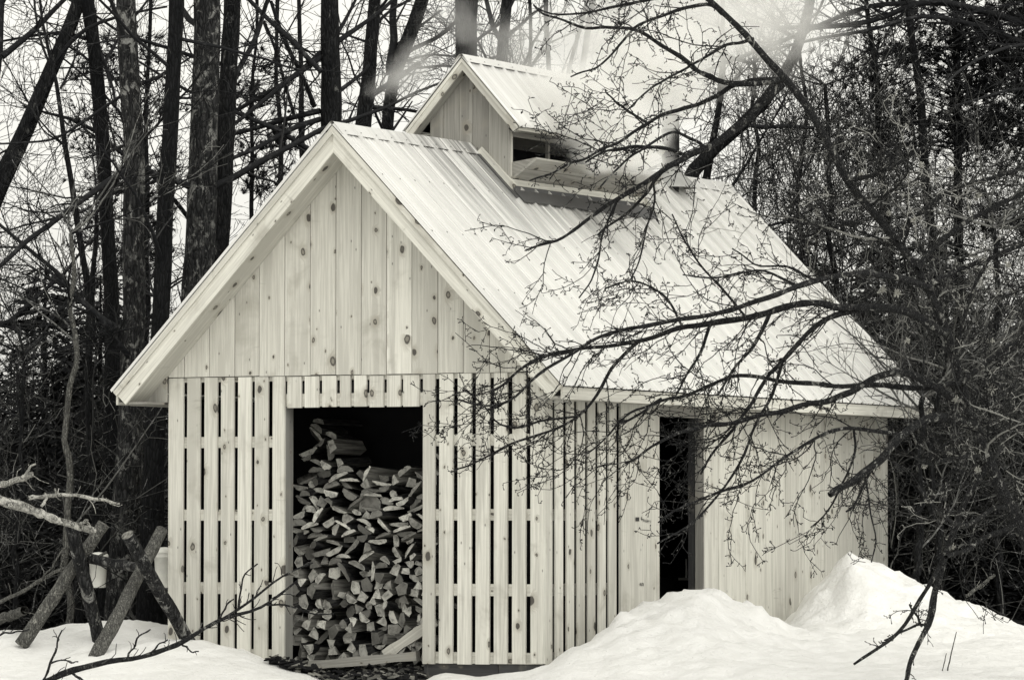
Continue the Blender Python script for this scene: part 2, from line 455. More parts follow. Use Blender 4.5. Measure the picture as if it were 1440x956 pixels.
def snow_h(s, t):
    s = np.asarray(s, float); t = np.asarray(t, float)
    right = smooth01((s-.4)/1.6)
    bl = np.interp(t, [0, 20, 36, 45, 60, 130], [-.75, -.55, -.22, -.17, .1, .3])
    br = np.interp(t, [0, 20, 36, 42.5, 46, 60, 130], [-.75, -.5, -.13, .24, .2, .2, .3])
    h = bl*(1-right)+br*right
    for cs, ct, cz, wf, wb in CR:
        zc = np.interp(s, cs, cz); tc = np.interp(s, cs, ct)
        edge = smooth01((s-(cs[0]-.6))/.6)*smooth01(((cs[-1]+.9)-s)/.9)
        dt = t-tc
        fall = np.where(dt < 0, np.exp(-(dt/wf)**2), np.exp(-(dt/wb)**2))*edge
        h = np.maximum(h, h+(zc-h)*fall)
    return h


def axis(lo, a, b, hi, fine, grow_=1.16):
    v = list(np.arange(a, b, fine)); st_ = fine; x = a; L = []
    while x > lo: st_ *= grow_; x -= st_; L.append(x)
    st_ = fine; x = v[-1]; Rr = []
    while x < hi: st_ *= grow_; x += st_; Rr.append(x)
    return np.array(L[::-1]+v+Rr)


def terrain(name, sa, ta, mat, lift=0.0, keep=None, rough=.03, clampshed=True):
    Sg, Tg = np.meshgrid(sa, ta, indexing='ij')
    H = snow_h(Sg, Tg)
    X = CAM[0]+RH[0]*Sg+FH[0]*Tg; Y = CAM[1]+RH[1]*Sg+FH[1]*Tg
    nz = np.empty(X.size)
    for i, (x, y) in enumerate(zip(X.ravel(), Y.ravel())):
        nz[i] = mnoise.fractal(Vector((x*1.1, y*1.1, 0)), 1.0, 2.1, 3)*.9+mnoise.fractal(Vector((x*4.5, y*4.5, 3)), .9, 2.2, 3)*.45
    mound = np.clip((H-np.interp(Tg, [0, 36, 45, 130], [-.7, -.2, .12, .3]))/.45, 0, 1)
    lum = np.zeros(X.size); mf = mound.ravel()
    if rough < .04:
        for i, (x, y) in enumerate(zip(X.ravel(), Y.ravel())):
            if mf[i] > .03:
                lum[i] = (mnoise.fractal(Vector((x*2.7+5, y*2.7, 1)), .8, 2.1, 4)*.6+abs(mnoise.noise(Vector((x*6.1, y*6.1, 7))))*.5-mnoise.voronoi(Vector((x*3.4, y*3.4, 2)))[0][0]*.5-mnoise.voronoi(Vector((x*9, y*9, 4)))[0][0]*.28+mnoise.noise(Vector((x*17, y*17, 9)))*.12)*mf[i]
    H = H+nz.reshape(X.shape)*rough+lum.reshape(X.shape)*.1
    if clampshed:
        ins = (X > -3.58) & (X < -.07) & (Y > .07) & (Y < 7.2)
        H = np.where(ins, np.minimum(H, -.26), H)
    H = H+lift
    V = np.stack([X, Y, H], -1).reshape(-1, 3)
    a, b = X.shape
    I = np.arange(a*b).reshape(a, b)
    F = np.stack([I[:-1, :-1], I[1:, :-1], I[1:, 1:], I[:-1, 1:]], -1).reshape(-1, 4)
    if keep is not None:
        k = keep(Sg, Tg, X, Y)
        F = F[k.ravel()[F].all(axis=1)]
        used = np.unique(F); remap = np.full(len(V), -1); remap[used] = np.arange(len(used)); V = V[used]; F = remap[F]
    return tag(link(name, mesh_np(name, V, F, smooth=True), mat), kind='structure')


terrain('snow_ground', axis(-90, -5.6, 5.6, 90, .05), axis(-25, 37.2, 45.5, 160, .05), M['snow'])


def dark_floor(Sg, Tg, X, Y):
    e = 43.1+.25*np.sin(Sg*3.1)+.2*np.sin(Sg*7.7+1)
    e = np.where(Sg > 1.5, 44.7+.2*np.sin(Sg*4.2), e)
    return (Tg > e) & ~((X > -3.75) & (X < .1) & (Y < 7.4) & (Y > -.2))


terrain('forest_floor', axis(-90, -6, 6, 90, .12), axis(42, 43, 50, 160, .12), M['litter'], .035, dark_floor, .05, False)


def ground_z(p):
    s, t = st(p); return float(snow_h(s, t))


# ---------------------------------------------------------------- the sugar shack
WX, LY = 3.66, 7.26
HR, EZ, EX = 4.524, 2.304, .338       # ridge height, eave height, eave overhang
OF, OB = .345, .355                   # rake overhang, front and back
G = 2.431
XR = -WX/2
XL = -WX
tan_p = (HR-EZ)/(WX/2+EX); PITCH = math.atan(tan_p)
def roof_z(x): return HR-abs(x-XR)*tan_p
sh = tag(empty('sugar_shack', (0, 0, 0)), 'pale pine board shed with slatted front bay, metal gable roof and steaming cupola', 'shed')
X_, Y_, Z_ = np.eye(3)

# front slats ------------------------------------------------------------
RAILS = [(2.386, 2.428), (1.82, 1.915), (1.195, 1.29), (.565, .665), (.0, .095)]
fl = [-3.66, -3.511, -3.473, -3.343, -3.298, -3.17, -3.13, -3.002, -2.963, -2.832, -2.796, -2.664, -2.617, -2.498]
fr = [-1.153, -1.039, -.997, -.867, -.821, -.692, -.649, -.52, -.477, -.352, -.305, -.179, -.134, -.001]


def slat_wall(xs, x0, x1):
    b = Boards()
    for i in range(0, len(xs), 2):
        z0 = BR.uniform(-.008, .008)
        tilt = BR.uniform(-.002, .002)
        b.box((xs[i]+tilt, 0, z0), (xs[i+1]-xs[i], 0, 0), (-tilt*2, 0, G-.006-z0), (0, .022, 0))
    o = b.build('slat_panel', M['pine'], sh)
    for z0, z1 in RAILS:
        r = Boards(); r.box((x0, .0245, z0), (0, 0, z1-z0), (x1-x0, 0, 0), (0, .04, 0)); r.build('rail', M['pine'], o)
    return o


slat_wall(fl, -3.63, -2.50); slat_wall(fr, -1.15, -.03)
b = Boards()
od = [-2.472, -2.336, -2.301, -2.164, -2.129, -1.994, -1.956, -1.855, -1.817, -1.699, -1.668, -1.534, -1.5, -1.369, -1.342, -1.19]
for i in range(0, len(od), 2): b.box((od[i], 0, 2.156+BR.uniform(-.004, .004)), (od[i+1]-od[i], 0, 0), (0, 0, G-.006-2.16), (0, .022, 0))
o = b.build('slat_panel', M['pine'], sh)
for z0, z1 in ((2.386, 2.428), (2.165, 2.275)):
    r = Boards(); r.box((-2.498, .0245, z0), (0, 0, z1-z0), (1.344, 0, 0), (0, .04, 0)); r.build('rail', M['pine'], o)
# opening jambs
for x, w in ((-2.498, -.04), (-1.149, .04)):
    b = Boards(); b.box((x, .0235, 0), (0, .125, 0), (0, 0, 2.16), (w, 0, 0)); b.build('door_jamb', M['pine_frame'], sh)
b = Boards(); b.box((-2.498, .066, 2.17), (0, .09, 0), (1.35, 0, 0), (0, 0, .2)); b.build('header_beam', M['beam'], sh)
# sill timbers under the slats
b = Boards(); b.box((-1.153, .03, -.24), (0, 0, .235), (.7, 0, 0), (0, .1, 0)); b.build('sill_beam', M['beam'], sh); b = Boards(); b.box((-.447, .03, -.24), (0, 0, .235), (.42, 0, 0), (0, .1, 0)); b.build('sill_beam', M['beam'], sh)
b = Boards(); b.box((-3.64, .03, -.24), (0, 0, .235), (1.12, 0, 0), (0, .1, 0))
b.build('sill_beam', M['beam'], sh)
# gable boarding ------------------------------------------------------------
seams = [-3.66, -3.497, -3.246, -2.991, -2.749, -2.496, -2.245, -1.994, -1.746, -1.501, -1.257, -1.008, -.766, -.515, -.263, 0]
b = Boards(); FD = .16/math.cos(PITCH)      # vertical depth of the rake boards
for a, c in zip(seams[:-1], seams[1:]):
    a += .0032; c -= .0032
    top = lambda x: max(G+.002, roof_z(x)-FD*.5)
    z0 = G+BR.uniform(-.004, .003)
    pts = [(a, z0), (c, z0), (c, top(c))]+([(XR, top(XR))] if a < XR < c else [])+[(a, top(a))]
    y = -.004-BR.uniform(0, .003)
    bot = [(x, y+.024, z) for x, z in pts]; tp = [(x, y, z) for x, z in pts]
    b.prism(bot, tp, X_, Z_)
b.build('gable_boarding', M['pine'], sh)
# rake fascias, trim and soffits ----------------------------------------------------------
for sgn in (-1, 1):
    d = np.array([sgn*math.cos(PITCH), 0, -math.sin(PITCH)])         # down the slope
    nn = np.array([sgn*math.sin(PITCH), 0, math.cos(PITCH)])         # out of the roof
    apex = np.array([XR, 0, HR])
    Ls = (WX/2+EX)/math.cos(PITCH)

    def rake(off0, off1, y0, y1, lend=0.0, m='pine', name='rake_fascia', parent=sh):
        """board between depths off0..off1 under the roof face, mitred on the ridge line, square at the eave"""
        def mit(off): return apex-Z_*off/math.cos(PITCH)
        A, B = mit(off0), mit(off1)
        C = apex+d*(Ls-lend)-nn*off1; D = apex+d*(Ls-lend)-nn*off0
        bot = [p+Y_*y0 for p in (A, B, C, D)]; top = [p+Y_*y1 for p in (A, B, C, D)]
        if np.dot(np.cross(bot[1]-bot[0], bot[2]-bot[0]), Y_*(y1-y0)) < 0: bot = bot[::-1]; top = top[::-1]
        bb = Boards(); bb.prism(bot, top, nn, d); return bb.build(name, M[m], parent)
    f = rake(.048, .160, -OF, -OF+.022)
    rake(.004, .050, -OF-.018, -OF+.024, -.004, 'pine', 'drip_trim', f)
    rake(.128, .146, -OF+.0235, -.0085, .02, 'pine', 'rake_soffit')
    # back rake
    f = rake(.004, .160, LY+OB-.022, LY+OB)
    rake(.128, .146, LY+.024, LY+OB-.0235, .02, 'pine', 'rake_soffit')
    # eave fascia and level soffit
    xe = XR+sgn*(WX/2+EX); xw = XR+sgn*(WX/2)
    bb = Boards(); zt = EZ-.012
    half = (LY+OF+OB)/2
    for k in range(2):
        y0 = -OF+.024+k*(half-.024)
        bb.box((xe-sgn*.005, y0, 2.19), (0, 0, zt-2.19), (0, half-.026, 0), (-sgn*.022, 0, 0))
    bb.build('eave_fascia', M['pine'], sh)
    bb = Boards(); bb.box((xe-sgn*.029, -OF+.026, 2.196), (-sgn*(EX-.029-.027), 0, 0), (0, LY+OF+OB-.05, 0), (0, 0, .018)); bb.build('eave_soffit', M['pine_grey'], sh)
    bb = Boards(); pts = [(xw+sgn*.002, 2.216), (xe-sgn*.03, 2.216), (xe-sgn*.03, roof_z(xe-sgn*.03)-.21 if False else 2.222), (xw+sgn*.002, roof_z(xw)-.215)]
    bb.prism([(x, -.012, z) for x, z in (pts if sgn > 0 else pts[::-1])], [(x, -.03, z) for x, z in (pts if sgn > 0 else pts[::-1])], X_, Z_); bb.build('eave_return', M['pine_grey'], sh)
    # metal roofing with ribs
    prof = []; y = -OF-.02; per = .268
    yend = LY+OB+.02
    k = 0
    while y < yend:
        for dy, h in ((0, .0), (.007, .026), (.030, .026), (.040, .0), (.108, .0), (.112, .007), (.122, .007), (.128, 0), (.178, 0), (.182, .007), (.192, .007), (.198, 0)):
            if y+dy < yend: prof.append((y+dy, h))
        y += per
    prof.append((yend, 0))
    nV = []; nS = 26
    for i in range(nS+1):
        t = i/nS*(Ls+.012)
        for (yy, h) in prof:
            w = mnoise.noise(Vector((t*1.3, yy*1.1, sgn*3)))*.0035
            nV.append(apex+d*t+nn*(h+.006+w)+Y_*yy)
    np_ = len(prof)
    I = np.arange((nS+1)*np_).reshape(nS+1, np_)
    F = np.stack([I[:-1, :-1], I[1:, :-1], I[1:, 1:], I[:-1, 1:]], -1).reshape(-1, 4)
    if sgn > 0: F = F[:, ::-1]
    nF = [tuple(int(q) for q in f) for f in F]; MI = [0]*len(nF)
    # screw heads
    V, Fq = nV, nF
    ys = [p[0]+.025 for i, p in enumerate(prof) if p[1] == 0 and i % 12 == 0]
    for yy in ys:
        for t in (.62, 1.3, 2.0, 2.7, 3.02):
            for e in (.07,):
                p = apex+d*(t+BR.uniform(-.02, .02))+Y_*(yy+e)+nn*.008
                base = len(V)
                for a in range(6): V.append(p+(d*math.cos(a*1.047)+Y_*math.sin(a*1.047))*.008)
                for a in range(6): V.append(V[base+a]+nn*.008)
                Fq.append(tuple(base+6+a for a in range(6))); Fq += [(base+a, base+(a+1) % 6, base+6+(a+1) % 6, base+6+a) for a in range(6)]; MI += [1]*7
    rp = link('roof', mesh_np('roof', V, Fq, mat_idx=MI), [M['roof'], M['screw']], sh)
    md = rp.modifiers.new('thick', 'SOLIDIFY'); md.thickness = .0025; md.offset = -1
    bb = Boards(); bb.box(apex+d*.02-nn*.03+Y_*(-OF+.026), d*(Ls-.06), Y_*(LY+OF+OB-.05), nn*.022); bb.build('roof_deck', M['beam'], rp)


def ridge_cap(y0, y1, xc, z, pitch, wid, parent, name='ridge_cap'):
    """folded metal cap over a ridge, with screw heads"""
    V, F, MI = [], [], []
    pr = []
    for s_, off in ((-1, wid), (-1, wid*.55), (-1, .02), (1, .02), (1, wid*.55), (1, wid)):
        h = .042 if off > .03 else .044
        pr.append((xc+s_*off*math.cos(pitch), z-off*math.sin(pitch)+h))
    pr[0] = (pr[0][0], pr[0][1]-.008); pr[-1] = (pr[-1][0], pr[-1][1]-.008)
    m = 24
    for i in range(m+1):
        y = y0+(y1-y0)*i/m
        for (x, zz) in pr: V.append((x, y, zz+mnoise.noise(Vector((y*2, x, 0)))*.002))
    for i in range(m):
        for j in range(5): F.append((i*6+j, i*6+j+1, i*6+7+j, i*6+6+j)); MI.append(0)
    for s_ in (-1, 1):
        y = y0+.09
        while y < y1:
            c = np.array([xc+s_*wid*.8*math.cos(pitch), y, z-wid*.8*math.sin(pitch)+.045]); bs = len(V)
            for a in range(6): V.append((c[0]+.007*math.cos(a*1.047)*math.cos(pitch), c[1]+.008*math.sin(a*1.047), c[2]-s_*.007*math.cos(a*1.047)*math.sin(pitch)))
            F.append(tuple(bs+a for a in range(6))); MI.append(1); y += .268
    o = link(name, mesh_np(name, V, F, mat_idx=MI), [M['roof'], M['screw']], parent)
    return o


rc = ridge_cap(-OF-.03, 2.10, XR, HR, PITCH, .155, sh)
rc2 = ridge_cap(4.86, LY+OB-.04, XR, HR, PITCH, .155, sh)
for k_, (y0, y1) in enumerate(((-OF, 2.09), (4.88, LY+OB-.06))):
    for sgn in (-1, 1):
        d = np.array([sgn*math.cos(PITCH), 0, -math.sin(PITCH)]); nn = np.array([sgn*math.sin(PITCH), 0, math.cos(PITCH)])
        bb = Boards(); bb.box(np.array([XR, y0, HR])+d*.07+nn*.004, d*.02, Y_*(y1-y0), nn*.018); bb.build('closure_strip', M['black'], (rc, rc2)[k_])
# side wall -----------------------------------------------------------------------------
sy = [.001, .142, .195, .339, .405, .543, .601, .747, .804, .943, 1.001, 1.143, 1.197, 1.348]
b = Boards()
for i in range(0, len(sy), 2): b.box((0, sy[i] if i else .0235, BR.uniform(-.008, .006)), (0, sy[i+1]-(sy[i] if i else .0235), 0), (0, 0, 2.27), (-.013, 0, 0))
o = b.build('slat_panel', M['pine'], sh)
for z0, z1 in RAILS[1:]+[(2.2, 2.27)]:
    r = Boards(); r.box((-.0745, .07, z0), (0, 0, z1-z0), (0, 1.33, 0), (-.04, 0, 0)); r.build('rail', M['pine'], o)


def side_boards(y0, y1, wdt, z1=2.27):
    bb = Boards(); k = max(1, round((y1-y0)/wdt)); w = (y1-y0)/k
    yy = y0
    for i in range(k):
        ww = w*1.0
        off = BR.uniform(0, .004)
        bb.box((off, yy+.002, -.02), (0, ww-.004, 0), (0, 0, z1), (-.022-off, 0, 0)); yy += ww
    return bb.build('side_boarding', M['pine'], sh)


sb1 = side_boards(1.431, 2.194, .25); side_boards(3.107, LY-.05, .285)
V, F = [], []
def mark(px_, py_, w_, h_):
    for t_ in (0, 1, 2, 3):
        x_, y_ = px_+(w_ if t_ in (1, 2) else 0), py_+(h_ if t_ in (2, 3) else 0)
        d_ = FW+RT*(x_-720)/FPX+UP*(478-y_)/FPX; p_ = CAM+d_*((.0068-CAM[0])/d_[0]); V.append(p_)
    F.append((len(V)-4, len(V)-1, len(V)-2, len(V)-3))
mark(894, 727, 5, 5.5)
for q_ in ((902, 726, .9, 5), (902.8, 729.5, 2.2, .9), (905, 729.5, .8, 3.4), (907, 730, .8, 3), (907.8, 733, 1.8, .8), (909.4, 730.4, .8, 3), (911, 731.5, 2.2, .8), (911, 731, .8, 3.4), (913.8, 731.6, 1.6, .8), (913.8, 734, 1.6, .8), (900, 819, .9, 4), (902.4, 819, 1.8, .8), (902.2, 819.5, .8, 4), (904.4, 819.5, .8, 4)): mark(*q_)
link('grade_stamp', mesh_np('grade_stamp', V, F), M['screw'], sb1)
b = Boards(); b.box((.004, LY-.05, -.02), (0, .052, 0), (0, 0, 2.27), (-.024, 0, 0)); b.build('corner_board', M['pine'], sh)
b = Boards(); b.box((-.001, 2.196, 2.105), (0, 0, .165), (0, .909, 0), (-.02, 0, 0)); b.build('side_door_header', M['pine_grey'], sh)
b = Boards(); b.box((.003, 3.105, .0), (-.08, 0, 0), (0, 0, 2.103), (0, -.02, 0)); b.build('side_door_jamb', M['pine_grey'], sh)
b = Boards(); b.box((-.084, 3.13, .0), (-.066, 0, 0), (0, 0, 2.12), (0, -.035, 0)); b.build('door_stud', M['beam'], sh)
b = Boards(); b.box((-.023, 2.20, .0), (-.1, 0, 0), (0, 0, 2.103), (0, -.03, 0)); b.build('side_door_jamb', M['pine_frame'], sh)
# rear, left walls; unseen partition and near-black linings added to keep openings dark
b = Boards()
for i in range(14): b.box((XL+i*WX/14+.002, LY-.02, -.02), (WX/14-.004, 0, 0), (0, 0, 2.2), (0, .022, 0))
for i in range(14):
    a, c = XL+i*WX/14+.002, XL+(i+1)*WX/14-.002
    t_ = lambda x: roof_z(x)-.1
    pts = [(a, 2.18), (c, 2.18), (c, t_(c)), (a, t_(a))]
    b.prism([(x, LY+.002, z) for x, z in pts[::-1]], [(x, LY-.02, z) for x, z in pts[::-1]], X_, Z_)
b.build('rear_boarding', M['pine'], sh)
b = Boards()
for i in range(29): b.box((XL, .024+i*LY/29*.995+.002, -.02), (0, LY/29*.995-.004, 0), (0, 0, 2.27), (.022, 0, 0))
b.build('side_boarding', M['pine'], sh)


def plain(name, lo, hi, mat, parent):
    bb = Boards(); lo = np.array(lo, float); hi = np.array(hi, float); e = hi-lo
    bb.box(lo, X_*e[0], Y_*e[1], Z_*e[2]); return bb.build(name, mat, parent)


def gable_wall(name, y, t):
    zz = lambda x: roof_z(x)-.1
    pts = [(XL+.08, -.24), (-.09, -.24), (-.09, zz(-.09)), (XR, zz(XR)), (XL+.08, zz(XL+.08))]
    bb = Boards(); bb.prism([(x, y+t, z) for x, z in pts], [(x, y, z) for x, z in pts], X_, Z_); return bb.build(name, M['black'], sh)


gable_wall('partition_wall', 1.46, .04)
plain('wall_shade_lining', (XL+.026, .2, -.24), (XL+.06, LY-.1, 2.25), M['black'], sh)
gable_wall('wall_shade_lining', LY-.1, .04)
plain('ceiling_shade_lining', (XL+.08, .12, 2.45), (-.09, 1.44, 2.48), M['black'], sh)
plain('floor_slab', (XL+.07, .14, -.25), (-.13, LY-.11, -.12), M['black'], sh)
plain('wall_shade_lining', (-.16, 3.2, -.1), (-.12, LY-.11, 2.25), M['black'], sh)
plain('wall_shade_lining', (-.16, 1.51, -.1), (-.12, 2.16, 2.25), M['black'], sh)
plain('wall_shade_lining', (XL+.1, .135, 2.49), (-.1, .16, 2.6), M['black'], sh)

# cupola --------------------------------------------------------------------------------
CW, CY0, CY1 = .40, 2.11, 4.82
CZR, CZE, CEX = 5.303, 4.672, .570
tc = (CZR-CZE)/CEX; CP = math.atan(tc)
def croof(x): return CZR-abs(x-XR)*tc
b = Boards()
cs = [XR-CW, XR-.27, XR-.105, XR+.03, XR+.19, XR+CW]
for yy, sg in ((CY0, 1), (CY1, -1)):
    for a, c in zip(cs[:-1], cs[1:]):
        a += .0015; c -= .0015; off = BR.uniform(0, .004)
        xs_ = [a, c]
        lo = [(x, max(roof_z(x)-.05, 3.9)) for x in xs_]; hi = [(x, croof(x)-.03) for x in xs_]
        pts = [lo[0]]+([(XR, roof_z(XR)-.05)] if a < XR < c else [])+[lo[1], hi[1]]+([(XR, CZR-.03)] if a < XR < c else [])+[hi[0]]
        b.prism([(x, yy+sg*.022, z) for x, z in pts], [(x, yy-sg*off, z) for x, z in pts], X_, Z_)
    if sg > 0: cup = b.build('cupola', M['pine_grey'], sh); b = Boards()
    else: b.build('cupola_back', M['pine_grey'], cup)
for sgn in (-1, 1):
    xw = XR+sgn*CW
    d = np.array([sgn*math.cos(CP), 0, -math.sin(CP)]); nn = np.array([sgn*math.sin(CP), 0, math.cos(CP)])
    apex = np.array([XR, 0, CZR]); Ls = CEX/math.cos(CP)
    CO = .145
    def rake2(off0, off1, y0, y1, lend=0.0, m='pine', name='cupola_fascia'):
        mit = lambda off: apex-Z_*off/math.cos(CP)
        A, B = mit(off0), mit(off1); C = apex+d*(Ls-lend)-nn*off1; D = apex+d*(Ls-lend)-nn*off0
        bot = [p+Y_*y0 for p in (A, B, C, D)]; top = [p+Y_*y1 for p in (A, B, C, D)]
        if np.dot(np.cross(bot[1]-bot[0], bot[2]-bot[0]), Y_*(y1-y0)) < 0: bot = bot[::-1]; top = top[::-1]
        bb = Boards(); bb.prism(bot, top, nn, d); return bb.build(name, M[m], cup)
    rake2(.026, .075, CY0-CO, CY0-CO+.02)
    rake2(.004, .028, CY0-CO-.012, CY0-CO+.02, -.003, 'pine', 'cupola_trim')
    rake2(.056, .07, CY0-CO+.0215, CY0-.005, .01, 'pine_grey', 'cupola_soffit')
    rake2(.004, .07, CY1+CO-.02, CY1+CO)
    # corner posts, header, sill
    for yy in (CY0+.024, CY1-.064):
        bb = Boards(); bb.box((xw-sgn*.001, yy, roof_z(xw)-.02), (0, .04, 0), (0, 0, CZE-roof_z(xw)+.06), (-sgn*.04, 0, 0)); bb.build('cupola_post', M['pine'], cup)
    bb = Boards(); bb.box((xw-sgn*.002, (CY0+CY1)/2-.6, 4.22), (0, .035, 0), (0, 0, .42), (-sgn*.03, 0, 0)); bb.build('cupola_post', M['pine_grey'], cup)
    bb = Boards(); bb.box((xw-sgn*.003, CY0+.066, 4.60), (0, 0, .14), (0, CY1-CY0-.132, 0), (-sgn*.02, 0, 0)); bb.build('cupola_header', M['pine_grey'], cup)
    bb = Boards(); bb.box((xw+sgn*.012, CY0-.004, 4.165), (0, 0, .055), (0, CY1-CY0+.008, 0), (-sgn*.03, 0, 0)); bb.build('cupola_sill', M['pine'], cup)
    # flashing under the sill
    bb = Boards(); bb.box((xw+sgn*.004, CY0-.01, 4.06), (0, 0, .104), (0, CY1-CY0+.02, 0), (-sgn*.02, 0, 0)); bb.build('cupola_flashing', M['darkflash'], cup)
    dm = np.array([sgn*math.cos(PITCH), 0, -math.sin(PITCH)]); nm = np.array([sgn*math.sin(PITCH), 0, math.cos(PITCH)])
    bb = Boards(); bb.box(np.array([xw+sgn*.015, CY0+.0, roof_z(xw+sgn*.015)])+nm*.029, dm*.15, Y_*(CY1-CY0), nm*.01); bb.build('cupola_apron', M['darkflash'], cup)
    # eave board
    bb = Boards(); xe = XR+sgn*CEX; bb.box((xe-sgn*.012, CY0-CO+.022, CZE-.035), (0, 0, .03), (0, CY1-CY0+2*CO-.044, 0), (-sgn*.02, 0, 0)); bb.build('cupola_fascia', M['pine'], cup)
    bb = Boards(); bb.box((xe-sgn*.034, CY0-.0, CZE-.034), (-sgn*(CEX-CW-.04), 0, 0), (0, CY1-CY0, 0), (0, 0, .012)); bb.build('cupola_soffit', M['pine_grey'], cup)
    # slanted flashing boards along the roof slope at the cupola's foot
    dm = np.array([sgn*math.cos(PITCH), 0, -math.sin(PITCH)]); nm = np.array([sgn*math.sin(PITCH), 0, math.cos(PITCH)])
    for yy, sg in ((CY0, -1), (CY1, 1)):
        bb = Boards(); bb.box(np.array([XR, yy+sg*.006, HR])+nm*.03+dm*.10, nm*.055, dm*.49, Y_*sg*.02); bb.build('foot_board', M['pine'], cup)
        bb = Boards(); bb.box(np.array([XR, yy+sg*.03, HR])+nm*.024+dm*.14, Y_*sg*.05, dm*.56, nm*.012); bb.build('foot_flashing', M['darkflash'], cup)
    # hinged flap let down outwards
    vo = np.array([sgn*.235, 0, .165]); vo_n = vo/np.linalg.norm(vo)
    hz = np.array([xw+sgn*.014, CY0+.05, 4.225]); tn_ = np.array([-sgn*vo_n[2], 0, sgn*0+vo_n[0]*sgn])
    bb = Boards()
    LEN = CY1-CY0-.12
    bb.box(hz, vo*.49, Y_*LEN, tn_*.02); bb.box(hz+vo*.51, vo*.49, Y_*LEN, tn_*.02)
    fp = bb.build('vent_flap', M['pine_grey'], cup)
    for yy in (.0, LEN-.02):
        cb_ = Boards(); A = hz+Y_*yy+tn_*.021; P0, P1, P2 = A, A+vo*.98, A+np.array([0, 0, .13])
        cb_.prism([P0, P1, P2], [p+Y_*.02 for p in (P0, P1, P2)], vo_n, Y_) if sgn < 0 else cb_.prism([P0, P2, P1][::-1], [p+Y_*.02 for p in (P0, P2, P1)][::-1], vo_n, Y_)
        cb_.build('flap_cheek', M['pine_grey'], fp)
    # roofing
    prof = []; y = CY0-CO-.02; yend = CY1+CO+.02
    while y < yend:
        for dy, h in ((0, 0), (.016, .017), (.034, .017), (.05, 0), (.108, 0), (.118, .004), (.128, 0), (.18, 0), (.19, .004), (.2, 0)):
            if y+dy < yend: prof.append((y+dy, h))
        y += .225
    prof.append((yend, 0)); nV = []; nS = 6
    for i in range(nS+1):
        t = i/nS*(Ls+.02)
        for (yy, h) in prof: nV.append(apex+d*t+nn*(h+.006)+Y_*yy)
    np_ = len(prof); I = np.arange((nS+1)*np_).reshape(nS+1, np_)
    F = np.stack([I[:-1, :-1], I[1:, :-1], I[1:, 1:], I[:-1, 1:]], -1).reshape(-1, 4)
    if sgn > 0: F = F[:, ::-1]
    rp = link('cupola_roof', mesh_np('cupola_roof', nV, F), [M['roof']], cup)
    md = rp.modifiers.new('thick', 'SOLIDIFY'); md.thickness = .002; md.offset = -1
    bb = Boards(); bb.box(apex+d*.02-nn*.024+Y_*(CY0-CO+.03), d*(Ls-.05), Y_*(CY1-CY0+2*CO-.06), nn*.016); bb.build('cupola_deck', M['beam'], cup)
    # near-black lining put in for the shade inside, over the main roof
    bb = Boards(); bb.box(np.array([XR, CY0+.03, HR])+nm*.045+dm*.02, dm*.42, Y_*(CY1-CY0-.06), nm*.012); bb.build('cupola_shade_lining', M['black'], cup)
ridge_cap(CY0-CO-.03, CY1+CO+.03, XR, CZR, CP, .10, cup, 'cupola_ridge_cap')
plain('cupola_shade_lining', (XR-.36, CY0+.026, 4.25), (XR+.36, CY0+.034, 4.62), M['black'], cup)

# stovepipe
pc = np.array([XR+.09, 6.06, 0])


def lathe(name, prof, c, k, mat, parent):
    V = [];
    for r, z in prof:
        for a in range(k): V.append((c[0]+r*math.cos(a*2*math.pi/k), c[1]+r*math.sin(a*2*math.pi/k), z))
    F = [(i*k+j, i*k+(j+1) % k, (i+1)*k+(j+1) % k, (i+1)*k+j) for i in range(len(prof)-1) for j in range(k)]
    return link(name, mesh_np(name, V, F, smooth=True), mat, parent)


sp_ = lathe('stovepipe', [(.085, 4.35), (.085, 4.93), (.093, 4.935), (.093, 4.965), (.085, 4.97)], pc, 20, M['pipe'], sh)
lathe('pipe_top', [(.083, 4.96), (.083, 5.14), (.1, 5.145), (.1, 5.165), (.082, 5.17), (.078, 5.0)], pc, 20, M['flash'], sp_)
lathe('pipe_flashing', [(.25, 4.40), (.2, 4.47), (.11, 4.55), (.095, 4.60), (.09, 4.60)], pc, 20, M['flash'], sp_)

# things inside the side door: the dark evaporator and a pale valve
e = empty('evaporator', (-1.1, 4.2, -.12)); tag(e, 'dark evaporator pan and pale valve barely seen through the side door', 'evaporator')
plain('pan', (-1.6, 3.75, .35), (-.75, 6.0, .68), M['black'], e)
for lx in (-1.55, -.85):
    for ly in (3.8, 5.9): plain('leg', (lx, ly, -.12), (lx+.05, ly+.05, .349), M['black'], e)
vx = at(965, 768, 43.0)
V, F = sweep([(vx[0], vx[1], .69), (vx[0], vx[1], .78), (vx[0], vx[1], .86)], [.012, .009, .009], 8)
v_ = link('valve', mesh_np('valve', V, F, smooth=True), M['flash'], e)
plain('shelf_bar', (vx[0]-.07, vx[1]-.02, .665), (vx[0]+.07, vx[1]+.02, .688), M['pine_frame'], e)

# ---------------------------------------------------------------- firewood
FRNG = random.Random(5)


